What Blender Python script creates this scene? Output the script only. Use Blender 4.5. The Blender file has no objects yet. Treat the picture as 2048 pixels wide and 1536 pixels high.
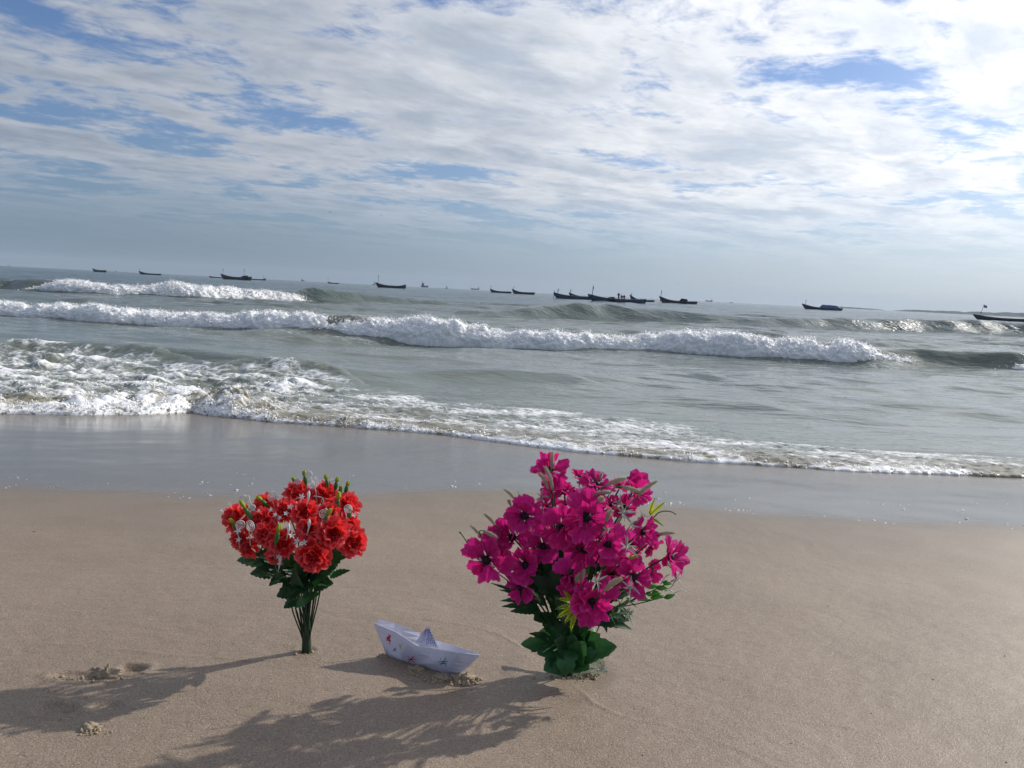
import bpy, math, random
import numpy as np
from mathutils import Vector, Matrix, Quaternion, Euler

random.seed(7)
rng = np.random.default_rng(11)
scene = bpy.context.scene
COL = scene.collection
PI = math.pi

# ------------------------------------------------------------------ camera, sky, sun, exposure
CAM_Z = 1.2
FPX = 1500.0                      # focal length in pixels of the 2048 wide photograph
PITCH = math.radians(7.03)
ROLL = math.atan(0.0505)
cam_data = bpy.data.cameras.new('camera')
cam_data.sensor_fit = 'HORIZONTAL'
cam_data.sensor_width = 36.0
cam_data.lens = 36.0 * FPX / 2048.0
cam_data.clip_start = 0.05
cam_data.clip_end = 60000.0
cam = bpy.data.objects.new('camera', cam_data)
COL.objects.link(cam)
cam.matrix_world = (Matrix.Translation((0, 0, CAM_Z)) @ Matrix.Rotation(PI / 2 - PITCH, 4, 'X')
                    @ Matrix.Rotation(ROLL, 4, 'Z'))
scene.camera = cam

SUN_AZ = math.radians(55.0)       # from the sea (+Y) towards the right (+X)
SUN_EL = math.radians(30.0)
SUN = Vector((math.sin(SUN_AZ) * math.cos(SUN_EL), math.cos(SUN_AZ) * math.cos(SUN_EL), math.sin(SUN_EL)))
sun_data = bpy.data.lights.new('sun', 'SUN')
sun_data.energy = 3.7
sun_data.angle = math.radians(0.8)
sun_data.color = (1.0, 0.94, 0.86)
sun = bpy.data.objects.new('sun', sun_data)
COL.objects.link(sun)
sun.rotation_euler = (-SUN).to_track_quat('-Z', 'Y').to_euler()

scene.view_settings.view_transform = 'Standard'
scene.view_settings.look = 'None'
scene.view_settings.exposure = 0.08
scene.view_settings.gamma = 1.0
scene.view_settings.use_curve_mapping = False
scene.cycles.use_denoising = True
scene.cycles.max_bounces = 8
scene.cycles.transparent_max_bounces = 12
scene.cycles.volume_bounces = 0
scene.cycles.sample_clamp_indirect = 6.0
scene.cycles.sample_clamp_direct = 12.0


class NT:
    """small helper to wire shader nodes"""
    def __init__(self, tree):
        self.t = tree

    def n(self, kind, **kw):
        nd = self.t.nodes.new(kind)
        for k, v in kw.items():
            if k.startswith('i_'):
                nd.inputs[k[2:].replace('_', ' ')].default_value = v
            else:
                setattr(nd, k, v)
        return nd

    def l(self, a, b):
        self.t.links.new(a, b)

    def put(self, sock, v):
        if hasattr(v, 'is_linked'):
            self.l(v, sock)
        elif v is not None:
            sock.default_value = v

    def math(self, op, a, b=None, c=None, clamp=False):
        nd = self.n('ShaderNodeMath', operation=op, use_clamp=clamp)
        self.put(nd.inputs[0], a)
        if b is not None:
            self.put(nd.inputs[1], b)
        if c is not None:
            self.put(nd.inputs[2], c)
        return nd.outputs[0]

    def vmath(self, op, a, b=None):
        nd = self.n('ShaderNodeVectorMath', operation=op)
        self.put(nd.inputs[0], a)
        if b is not None:
            self.put(nd.inputs[1], b)
        return nd.outputs['Value'] if op in ('DOT_PRODUCT', 'LENGTH') else nd.outputs[0]

    def ramp(self, v, lo, hi, a=0.0, b=1.0, smooth=True):
        nd = self.n('ShaderNodeMapRange', interpolation_type='SMOOTHSTEP' if smooth else 'LINEAR')
        self.put(nd.inputs[0], v)
        for i, x in enumerate((lo, hi, a, b)):
            self.put(nd.inputs[1 + i], x)
        return nd.outputs[0]

    def mix(self, f, a, b):
        nd = self.n('ShaderNodeMix', data_type='RGBA')
        self.put(nd.inputs[0], f)
        self.put(nd.inputs[6], a if hasattr(a, 'is_linked') or len(a) == 4 else (*a, 1))
        self.put(nd.inputs[7], b if hasattr(b, 'is_linked') or len(b) == 4 else (*b, 1))
        return nd.outputs[2]

    def noise(self, vec, scale, detail=4, rough=0.55, dist=0.0, out='Fac'):
        nd = self.n('ShaderNodeTexNoise')
        self.put(nd.inputs['Vector'], vec)
        nd.inputs['Scale'].default_value = scale
        nd.inputs['Detail'].default_value = detail
        nd.inputs['Roughness'].default_value = rough
        nd.inputs['Distortion'].default_value = dist
        return nd.outputs[out]

    def vor(self, vec, scale, feature='F1', out='Distance'):
        nd = self.n('ShaderNodeTexVoronoi', feature=feature)
        self.put(nd.inputs['Vector'], vec)
        nd.inputs['Scale'].default_value = scale
        return nd.outputs[out]

    def mapping(self, vec, scale=(1, 1, 1), rot=(0, 0, 0), loc=(0, 0, 0)):
        nd = self.n('ShaderNodeMapping')
        self.put(nd.inputs[0], vec)
        nd.inputs['Location'].default_value = loc
        nd.inputs['Rotation'].default_value = rot
        nd.inputs['Scale'].default_value = scale
        return nd.outputs[0]


# ---- sky: Nishita behind a broken sheet of altocumulus, the same in every direction
world = bpy.data.worlds.new('World')
scene.world = world
world.use_nodes = True
wt = world.node_tree
wt.nodes.clear()
w = NT(wt)
SKY_K = 0.1
tc = w.n('ShaderNodeTexCoord').outputs['Generated']
dirn = w.vmath('NORMALIZE', tc)
sky = w.n('ShaderNodeTexSky', sky_type='NISHITA', sun_disc=False, sun_elevation=SUN_EL, sun_rotation=SUN_AZ,
          altitude=0.0, air_density=1.0, dust_density=1.0, ozone_density=1.5)
sky_c = sky.outputs[0]
sep = w.n('ShaderNodeSeparateXYZ')
w.l(dirn, sep.inputs[0])
dz = sep.outputs['Z']
dzc = w.math('MAXIMUM', dz, 0.0)
inv = w.math('DIVIDE', 1.0, w.math('ADD', dzc, 0.07))
plane = w.n('ShaderNodeVectorMath', operation='SCALE')
w.l(dirn, plane.inputs[0])
w.l(inv, plane.inputs[3])
flat = w.vmath('MULTIPLY', plane.outputs[0], (1.0, 1.0, 0.0))
turned = w.mapping(flat, rot=(0, 0, math.radians(52.0)))      # streets of cloud run to the right-hand horizon
big = w.noise(w.mapping(turned, scale=(1.0, 0.55, 1.0), loc=(0.8, 3.1, 0.0)), 0.62, 3, 0.5, 0.5)
mid = w.noise(w.mapping(turned, scale=(1.0, 0.72, 1.0), loc=(9.4, 12.22, 0.0)), 1.9, 11, 0.60, 0.35)
fine = w.noise(w.mapping(turned, scale=(1.0, 0.8, 1.0), loc=(1.4, 9.2, 0)), 8.0, 7, 0.65, 0.4)
dens = w.math('ADD', w.math('MULTIPLY', big, 0.66), w.math('ADD', w.math('MULTIPLY', mid, 0.64), w.math('MULTIPLY', fine, 0.24)))
cover = w.ramp(dens, 0.664, 0.785)
thick = w.ramp(dens, 0.70, 0.86)
sd = w.vmath('DOT_PRODUCT', dirn, tuple(SUN))
glow = w.ramp(sd, 0.05, 0.98, smooth=False)
glow2 = w.math('POWER', glow, 2.0)
bright = w.math('ADD', 0.40, w.math('MULTIPLY', glow2, 0.74))         # forward scatter towards the sun
puff = w.noise(w.mapping(turned, scale=(1.0, 0.62, 1.0), loc=(4.4, 3.3, 0)), 2.2, 9, 0.6, 0.3)
dark = w.math('MULTIPLY', thick, w.ramp(puff, 0.38, 0.62, 1.0, 0.0))
cl_b = w.math('MULTIPLY', bright, w.ramp(fine, 0.3, 0.7, 1.02, 1.24, smooth=False))
cl_col = w.mix(dark, w.mix(glow, (0.90, 0.98, 1.13), (1.0, 1.0, 1.0)), w.mix(glow, (0.55, 0.66, 0.84), (0.64, 0.70, 0.79)))
cl_rgb = w.n('ShaderNodeVectorMath', operation='SCALE')
w.l(cl_col, cl_rgb.inputs[0])
w.l(w.math('MULTIPLY', cl_b, 1.0 / SKY_K), cl_rgb.inputs[3])
sky_g = w.n('ShaderNodeVectorMath', operation='MULTIPLY')
w.l(sky_c, sky_g.inputs[0])
sky_g.inputs[1].default_value = (0.60, 0.75, 1.02)
# pale moist air low over the sea, the cloud sheet in front of it
low = w.math('POWER', w.math('SUBTRACT', 1.0, w.ramp(dzc, 0.0, 0.34, smooth=False)), 2.0)
air_b = w.math('ADD', 0.225, w.math('MULTIPLY', glow2, 0.62))
air_rgb = w.n('ShaderNodeVectorMath', operation='SCALE')
w.l(w.mix(glow, (0.69, 1.03, 1.44), (0.94, 1.01, 1.09)), air_rgb.inputs[0])
w.l(w.math('MULTIPLY', air_b, 1.0 / SKY_K), air_rgb.inputs[3])
col1 = w.mix(low, sky_g.outputs[0], air_rgb.outputs[0])
op = w.math('MULTIPLY', cover, w.ramp(dz, 0.035, 0.15, 0.04, 0.96))
col2 = w.mix(op, col1, cl_rgb.outputs[0])
bg = w.n('ShaderNodeBackground')
w.l(col2, bg.inputs[0])
bg.inputs[1].default_value = SKY_K
wo = w.n('ShaderNodeOutputWorld')
w.l(bg.outputs[0], wo.inputs[0])


# ------------------------------------------------------------------ finding places: pixel of the photograph -> point in the place
def ray(px, py):
    a = px - 1024.0
    b = 768.0 - py
    c, s = math.cos(ROLL), math.sin(ROLL)
    u = a * c - b * s
    v = a * s + b * c
    cp, sp = math.cos(PITCH), math.sin(PITCH)
    return np.array([u, FPX * cp + v * sp, -FPX * sp + v * cp])


def at(px, py, Y):
    d = ray(px, py)
    t = Y / d[1]
    return Vector((d[0] * t, Y, CAM_Z + d[2] * t))


def at_z(px, py, z=0.0):
    d = ray(px, py)
    t = (z - CAM_Z) / d[2]
    return Vector((d[0] * t, d[1] * t, z))


# ------------------------------------------------------------------ noise
_perm = rng.permutation(256)
_perm = np.concatenate([_perm, _perm, _perm])
_ga = rng.uniform(0, 2 * PI, 256)
_g2 = np.stack([np.cos(_ga), np.sin(_ga)], 1)
_g3 = rng.normal(size=(256, 3))
_g3 /= np.linalg.norm(_g3, axis=1)[:, None]


def pn2(x, y):
    xi = np.floor(x).astype(int)
    yi = np.floor(y).astype(int)
    xf = x - xi
    yf = y - yi
    xi &= 255
    yi &= 255
    u = xf * xf * xf * (xf * (xf * 6 - 15) + 10)
    v = yf * yf * yf * (yf * (yf * 6 - 15) + 10)

    def g(ix, iy, dx, dy):
        h = _g2[_perm[_perm[ix & 255] + (iy & 255)]]
        return h[..., 0] * dx + h[..., 1] * dy
    a = g(xi, yi, xf, yf)
    b = g(xi + 1, yi, xf - 1, yf)
    c = g(xi, yi + 1, xf, yf - 1)
    d = g(xi + 1, yi + 1, xf - 1, yf - 1)
    return ((a + u * (b - a)) * (1 - v) + (c + u * (d - c)) * v) * 1.4


def pn3(x, y, z):
    xi = np.floor(x).astype(int)
    yi = np.floor(y).astype(int)
    zi = np.floor(z).astype(int)
    xf, yf, zf = x - xi, y - yi, z - zi
    u, v, ww = [t * t * t * (t * (t * 6 - 15) + 10) for t in (xf, yf, zf)]
    r = 0
    for i in (0, 1):
        for j in (0, 1):
            for k in (0, 1):
                h = _g3[_perm[_perm[_perm[(xi + i) & 255] + ((yi + j) & 255)] + ((zi + k) & 255)]]
                d = h[..., 0] * (xf - i) + h[..., 1] * (yf - j) + h[..., 2] * (zf - k)
                r = r + d * (u if i else 1 - u) * (v if j else 1 - v) * (ww if k else 1 - ww)
    return r * 1.5


def fbm2(x, y, o=4, g=0.5):
    r, a = 0, 1.0
    for i in range(o):
        r = r + a * pn2(x + 17.3 * i, y - 9.1 * i)
        x, y, a = x * 2.03, y * 2.03, a * g
    return r


def billow3(x, y, z, o=4, g=0.55):
    r, a = 0, 1.0
    for i in range(o):
        r = r + a * np.abs(pn3(x + 5.3 * i, y + 2.7 * i, z - 3.9 * i))
        x, y, z, a = x * 2.1, y * 2.1, z * 2.1, a * g
    return r


def sstep(a, b, x):
    t = np.clip((x - a) / (b - a), 0, 1)
    return t * t * (3 - 2 * t)


# ------------------------------------------------------------------ objects
def mesh_np(name, verts, faces, smooth=True):
    me = bpy.data.meshes.new(name)
    verts = np.asarray(verts, dtype=np.float32)
    if isinstance(faces, np.ndarray):
        nf, k = faces.shape
        me.vertices.add(len(verts))
        me.vertices.foreach_set('co', verts.ravel())
        me.loops.add(nf * k)
        me.loops.foreach_set('vertex_index', faces.astype(np.int32).ravel())
        me.polygons.add(nf)
        me.polygons.foreach_set('loop_start', np.arange(0, nf * k, k, dtype=np.int32))
        me.update(calc_edges=True)
    else:
        me.from_pydata([tuple(map(float, v)) for v in verts], [], faces)
    me.polygons.foreach_set('use_smooth', np.full(len(me.polygons), smooth, dtype=bool))
    me.update()
    return me


def add_attr(me, name, vals):
    a = me.attributes.new(name, 'FLOAT', 'POINT')
    a.data.foreach_set('value', np.asarray(vals, dtype=np.float32).ravel())


def link(name, me, mat=None, parent=None, loc=(0, 0, 0)):
    o = bpy.data.objects.new(name, me)
    if mat is not None and me is not None and not me.materials:
        me.materials.append(mat)
    COL.objects.link(o)
    o.location = loc
    if parent is not None:
        o.parent = parent
    return o


def tag(o, label=None, cat=None, group=None, kind=None):
    if label:
        o['label'] = label
    if cat:
        o['category'] = cat
    if group:
        o['group'] = group
    if kind:
        o['kind'] = kind
    return o


def empty(name, loc):
    o = bpy.data.objects.new(name, None)
    o.empty_display_size = 0.05
    COL.objects.link(o)
    o.location = loc
    return o


def grid_faces(nr, nc, wrap=False):
    i = np.arange(nr - 1)[:, None]
    j = np.arange(nc if wrap else nc - 1)[None, :]
    jn = (j + 1) % nc
    a = i * nc + j
    b = i * nc + jn
    c = (i + 1) * nc + jn
    d = (i + 1) * nc + j
    return np.stack([a + 0 * b, b + 0 * a, c + 0 * a, d + 0 * a], -1).reshape(-1, 4)


class MB:
    """collects simple solids for one part"""
    def __init__(self):
        self.v, self.f = [], []

    def add(self, v, f):
        o = len(self.v)
        self.v += [tuple(p) for p in v]
        self.f += [tuple(i + o for i in q) for q in f]

    def tube(self, pts, rad, n=6, cap=True):
        pts = [Vector(p) for p in pts]
        if not hasattr(rad, '__len__'):
            rad = [rad] * len(pts)
        up = Vector((0.31, 0.17, 0.93))
        o = len(self.v)
        for i, p in enumerate(pts):
            t = (pts[min(i + 1, len(pts) - 1)] - pts[max(i - 1, 0)]).normalized()
            a = t.cross(up)
            if a.length < 1e-4:
                a = t.cross(Vector((1, 0, 0)))
            a.normalize()
            b = t.cross(a)
            for k in range(n):
                q = 2 * PI * k / n
                self.v.append(tuple(p + (a * math.cos(q) + b * math.sin(q)) * rad[i]))
        for i in range(len(pts) - 1):
            for k in range(n):
                k2 = (k + 1) % n
                self.f.append((o + i * n + k, o + i * n + k2, o + (i + 1) * n + k2, o + (i + 1) * n + k))
        if cap:
            self.f.append(tuple(o + k for k in range(n))[::-1])
            self.f.append(tuple(o + (len(pts) - 1) * n + k for k in range(n)))
        return self

    def box(self, c, s):
        x, y, z = c
        a, b, d = s[0] / 2, s[1] / 2, s[2] / 2
        v = [(x - a, y - b, z - d), (x + a, y - b, z - d), (x + a, y + b, z - d), (x - a, y + b, z - d),
             (x - a, y - b, z + d), (x + a, y - b, z + d), (x + a, y + b, z + d), (x - a, y + b, z + d)]
        self.add(v, [(0, 3, 2, 1), (4, 5, 6, 7), (0, 1, 5, 4), (1, 2, 6, 5), (2, 3, 7, 6), (3, 0, 4, 7)])
        return self

    def build(self, name, mat, parent=None, off=None, smooth=True):
        v = np.array(self.v, dtype=float)
        if off is not None:
            v = v - np.array(off)
        return link(name, mesh_np(name, v, self.f, smooth), mat, parent)


# ------------------------------------------------------------------ materials
def new_mat(name):
    m = bpy.data.materials.new(name)
    m.use_nodes = True
    m.node_tree.nodes.clear()
    t = NT(m.node_tree)
    out = t.n('ShaderNodeOutputMaterial')
    return m, t, out


def attr(t, name):
    return t.n('ShaderNodeAttribute', attribute_name=name).outputs['Fac']


def simple(name, col, rough=0.6, spec=0.4, var=0.15, nscale=40.0, trans=0.0, bump=0.0, tcol=None):
    m, t, out = new_mat(name)
    pos = t.n('ShaderNodeTexCoord').outputs['Object']
    nz = t.noise(pos, nscale, 4, 0.6)
    f = t.ramp(nz, 0.3, 0.7, 1.0 - var, 1.0 + var, smooth=False)
    cc = t.n('ShaderNodeVectorMath', operation='SCALE')
    cc.inputs[0].default_value = col
    t.l(f, cc.inputs[3])
    b = t.n('ShaderNodeBsdfPrincipled')
    t.l(cc.outputs[0], b.inputs['Base Color'])
    b.inputs['Roughness'].default_value = rough
    b.inputs['Specular IOR Level'].default_value = spec
    if bump:
        bp = t.n('ShaderNodeBump')
        bp.inputs['Strength'].default_value = bump
        bp.inputs['Distance'].default_value = 0.01
        t.l(nz, bp.inputs['Height'])
        t.l(bp.outputs[0], b.inputs['Normal'])
    sh = b.outputs[0]
    if trans > 0:
        tr = t.n('ShaderNodeBsdfTranslucent')
        if tcol is None:
            t.l(cc.outputs[0], tr.inputs[0])
        else:
            tr.inputs[0].default_value = (*tcol, 1)
        mx = t.n('ShaderNodeMixShader')
        mx.inputs[0].default_value = trans
        t.l(sh, mx.inputs[1])
        t.l(tr.outputs[0], mx.inputs[2])
        sh = mx.outputs[0]
    t.l(sh, out.inputs[0])
    return m


def petal_mat(name, base, rim, tcol, trans, rim_at=0.8, streak=0.25):
    m, t, out = new_mat(name)
    pos = t.n('ShaderNodeTexCoord').outputs['Object']
    rimv = attr(t, 'rim')
    st = t.noise(t.mapping(pos, scale=(2.0, 26.0, 2.0)), 1.0, 3, 0.6)
    rnd = t.n('ShaderNodeObjectInfo').outputs['Random']
    c = t.mix(t.ramp(rimv, rim_at, 1.0), base, rim)
    f = t.math('MULTIPLY', t.ramp(st, 0.3, 0.7, 1 - streak, 1 + streak, smooth=False), t.ramp(rnd, 0, 1, 0.82, 1.15, smooth=False))
    cc = t.n('ShaderNodeVectorMath', operation='SCALE')
    t.l(c, cc.inputs[0])
    t.l(f, cc.inputs[3])
    b = t.n('ShaderNodeBsdfPrincipled')
    t.l(cc.outputs[0], b.inputs['Base Color'])
    b.inputs['Roughness'].default_value = 0.65
    b.inputs['Specular IOR Level'].default_value = 0.2
    bp = t.n('ShaderNodeBump')
    bp.inputs['Strength'].default_value = 0.4
    bp.inputs['Distance'].default_value = 0.02
    t.l(st, bp.inputs['Height'])
    t.l(bp.outputs[0], b.inputs['Normal'])
    tr = t.n('ShaderNodeBsdfTranslucent')
    tr.inputs[0].default_value = (*tcol, 1)
    mx = t.n('ShaderNodeMixShader')
    mx.inputs[0].default_value = trans
    t.l(b.outputs[0], mx.inputs[1])
    t.l(tr.outputs[0], mx.inputs[2])
    t.l(mx.outputs[0], out.inputs[0])
    return m


def sand_material():
    m, t, out = new_mat('sand')
    pos = t.n('ShaderNodeTexCoord').outputs['Object']
    wet = attr(t, 'wet')
    damp = attr(t, 'damp')
    g1 = t.noise(pos, 620, 2, 0.6)
    g2 = t.noise(pos, 260, 3, 0.65)
    g3 = t.noise(pos, 3.0, 5, 0.6)
    dry = t.mix(t.ramp(g3, 0.3, 0.7), (0.236, 0.180, 0.129), (0.272, 0.209, 0.153))
    grain = t.ramp(g1, 0.30, 0.70, 0.62, 1.38, smooth=False)
    sp = t.n('ShaderNodeVectorMath', operation='SCALE')
    t.l(dry, sp.inputs[0])
    t.l(t.math('MULTIPLY', grain, t.ramp(g2, 0.3, 0.7, 0.80, 1.20, smooth=False)), sp.inputs[3])
    # a few pale shell grains and dark mineral grains
    v = t.vor(pos, 480.0, out='Color')
    vs = t.n('ShaderNodeSeparateColor')
    t.l(v, vs.inputs[0])
    c = t.mix(t.math('MULTIPLY', t.math('GREATER_THAN', vs.outputs[0], 0.965), 0.5), sp.outputs[0], (0.45, 0.40, 0.33))
    c = t.mix(t.math('MULTIPLY', t.math('GREATER_THAN', vs.outputs[1], 0.965), 0.5), c, (0.07, 0.055, 0.045))
    c = t.mix(t.math('MULTIPLY', damp, 0.40), c, (0.15, 0.120, 0.092))
    c = t.mix(wet, c, (0.140, 0.118, 0.094))
    b = t.n('ShaderNodeBsdfPrincipled')
    t.l(c, b.inputs['Base Color'])
    ro = t.math('ADD', t.math('MULTIPLY', wet, -0.34), 0.54)
    t.l(t.math('SUBTRACT', ro, t.math('MULTIPLY', damp, 0.04)), b.inputs['Roughness'])
    t.l(t.math('ADD', 0.42, t.math('MULTIPLY', wet, 0.15)), b.inputs['Specular IOR Level'])
    bp = t.n('ShaderNodeBump')
    t.l(t.math('SUBTRACT', 0.55, t.math('MULTIPLY', wet, 0.53)), bp.inputs['Strength'])
    bp.inputs['Distance'].default_value = 0.0018
    hh = t.math('ADD', g1, t.math('MULTIPLY', g2, 1.6))
    t.l(hh, bp.inputs['Height'])
    bp2 = t.n('ShaderNodeBump')
    bp2.inputs['Strength'].default_value = 0.09
    bp2.inputs['Distance'].default_value = 0.006
    t.l(t.noise(t.mapping(pos, scale=(1, 1.7, 1)), 38, 4, 0.6), bp2.inputs['Height'])
    t.l(bp.outputs[0], bp2.inputs['Normal'])
    wetn = t.n('ShaderNodeBump')
    wetn.inputs['Strength'].default_value = 0.05
    wetn.inputs['Distance'].default_value = 0.01
    t.l(t.noise(t.mapping(pos, scale=(0.5, 1.5, 1)), 6, 3, 0.5), wetn.inputs['Height'])
    nm = t.n('ShaderNodeMix', data_type='VECTOR')
    t.l(wet, nm.inputs[0])
    t.l(bp2.outputs[0], nm.inputs[4])
    t.l(wetn.outputs[0], nm.inputs[5])
    t.l(nm.outputs[1], b.inputs['Normal'])
    t.l(b.outputs[0], out.inputs[0])
    return m


def foam_nodes(t, pos, bump=0.5, scale=60.0, depth=0.03):
    b = t.n('ShaderNodeBsdfPrincipled')
    n = t.noise(pos, scale, 5, 0.7)
    t.l(t.mix(t.ramp(n, 0.3, 0.7), (0.84, 0.86, 0.87), (0.95, 0.95, 0.95)), b.inputs['Base Color'])
    b.inputs['Roughness'].default_value = 0.5
    b.inputs['Specular IOR Level'].default_value = 0.3
    b.inputs['Subsurface Weight'].default_value = 1.0
    b.inputs['Subsurface Radius'].default_value = (1.0, 1.0, 1.0)
    b.inputs['Subsurface Scale'].default_value = depth
    bp = t.n('ShaderNodeBump')
    bp.inputs['Strength'].default_value = bump
    bp.inputs['Distance'].default_value = 0.6 / scale
    t.l(n, bp.inputs['Height'])
    t.l(bp.outputs[0], b.inputs['Normal'])
    return b.outputs[0]


def water_material(name, swash=False):
    m, t, out = new_mat(name)
    pos = t.n('ShaderNodeTexCoord').outputs['Object']
    silt = attr(t, 'silt')
    foam = attr(t, 'foam')
    patch = t.noise(t.mapping(pos, scale=(0.5, 1.0, 1)), 0.5, 3, 0.5)
    body = t.mix(t.ramp(patch, 0.3, 0.7), (0.138, 0.168, 0.145), (0.170, 0.200, 0.170))
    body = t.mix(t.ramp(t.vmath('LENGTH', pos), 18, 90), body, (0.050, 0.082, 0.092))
    body = t.mix(silt, body, (0.225, 0.200, 0.135))
    b = t.n('ShaderNodeBsdfPrincipled')
    t.l(body, b.inputs['Base Color'])
    b.inputs['Specular IOR Level'].default_value = 0.6
    b.inputs['Roughness'].default_value = 0.10
    b.inputs['IOR'].default_value = 1.333
    dist = t.vmath('LENGTH', pos)
    # ripples: short near, longer away from the beach
    r1 = t.noise(t.mapping(pos, scale=(0.55, 1.5, 1.0)), 5.5, 3, 0.55, 0.3)
    r2 = t.noise(t.mapping(pos, scale=(0.5, 1.4, 1.0), loc=(3, 1, 0)), 1.1, 4, 0.55, 0.3)
    r3 = t.noise(t.mapping(pos, scale=(0.45, 1.2, 1.0), loc=(7, 5, 0)), 0.16, 5, 0.6)
    h = t.math('ADD', t.math('MULTIPLY', r1, t.ramp(dist, 8, 45, 0.026, 0.12)), t.math('ADD', t.math('MULTIPLY', r2, t.ramp(dist, 8, 80, 0.11, 0.60)), t.math('MULTIPLY', r3, t.ramp(dist, 25, 160, 0.0, 4.0))))
    bp = t.n('ShaderNodeBump')
    bp.inputs['Strength'].default_value = 0.55 if not swash else 0.5
    bp.inputs['Distance'].default_value = 1.0
    t.l(h, bp.inputs['Height'])
    t.l(bp.outputs[0], b.inputs['Normal'])
    # lacy foam lying on the surface
    warp = t.noise(pos, 3.0, 3, 0.6, out='Color')
    wv = t.n('ShaderNodeVectorMath', operation='MULTIPLY_ADD')
    t.l(warp, wv.inputs[0])
    wv.inputs[1].default_value = (0.30, 0.30, 0.0)
    t.l(pos, wv.inputs[2])
    wpos = t.mapping(wv.outputs[0], scale=(0.75, 1.25, 0.0))
    e1 = t.vor(wpos, 5.5, 'DISTANCE_TO_EDGE')
    e2 = t.vor(wpos, 13.0, 'DISTANCE_TO_EDGE')
    lace = t.math('MAXIMUM', t.ramp(e1, 0.0, 0.16, 1.0, 0.0), t.math('MULTIPLY', t.ramp(e2, 0.0, 0.2, 1.0, 0.0), 0.75))
    fn = t.noise(wpos, 6.0, 4, 0.55)
    pat = t.math('ADD', t.math('MULTIPLY', lace, 0.38), t.math('MULTIPLY', fn, 0.75))
    fac = t.ramp(t.math('ADD', pat, foam), 0.78, 1.42)
    fs = foam_nodes(t, pos, 0.6, 90.0, 0.015)
    mx = t.n('ShaderNodeMixShader')
    t.l(fac, mx.inputs[0])
    t.l(b.outputs[0], mx.inputs[1])
    t.l(fs, mx.inputs[2])
    t.l(mx.outputs[0], out.inputs[0])
    return m


def foam_material():
    m, t, out = new_mat('sea_foam')
    pos = t.n('ShaderNodeTexCoord').outputs['Object']
    t.l(foam_nodes(t, pos, 0.7, 26.0, 0.05), out.inputs[0])
    return m


def paper_material():
    m, t, out = new_mat('paper')
    pos = t.n('ShaderNodeTexCoord').outputs['Object']
    n1 = t.noise(pos, 35, 4, 0.6)
    c = t.mix(t.ramp(n1, 0.3, 0.7), (0.66, 0.67, 0.77), (0.73, 0.74, 0.83))
    b = t.n('ShaderNodeBsdfPrincipled')
    t.l(c, b.inputs['Base Color'])
    b.inputs['Roughness'].default_value = 0.7
    b.inputs['Specular IOR Level'].default_value = 0.25
    bp = t.n('ShaderNodeBump')
    bp.inputs['Strength'].default_value = 0.25
    bp.inputs['Distance'].default_value = 0.004
    t.l(n1, bp.inputs['Height'])
    t.l(bp.outputs[0], b.inputs['Normal'])
    tr = t.n('ShaderNodeBsdfTranslucent')
    tr.inputs[0].default_value = (0.62, 0.63, 0.74, 1)
    mx = t.n('ShaderNodeMixShader')
    mx.inputs[0].default_value = 0.25
    t.l(b.outputs[0], mx.inputs[1])
    t.l(tr.outputs[0], mx.inputs[2])
    t.l(mx.outputs[0], out.inputs[0])
    return m


def plastic_material():
    m, t, out = new_mat('clear_plastic')
    gl = t.n('ShaderNodeBsdfGlossy')
    gl.inputs['Roughness'].default_value = 0.08
    gl.inputs[0].default_value = (0.9, 0.95, 0.92, 1)
    tp = t.n('ShaderNodeBsdfTransparent')
    tp.inputs[0].default_value = (0.88, 0.95, 0.90, 1)
    fr = t.n('ShaderNodeFresnel')
    fr.inputs[0].default_value = 1.5
    mx = t.n('ShaderNodeMixShader')
    t.l(t.math('ADD', t.math('MULTIPLY', fr.outputs[0], 0.9), 0.08, clamp=True), mx.inputs[0])
    t.l(tp.outputs[0], mx.inputs[1])
    t.l(gl.outputs[0], mx.inputs[2])
    t.l(mx.outputs[0], out.inputs[0])
    return m


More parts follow.
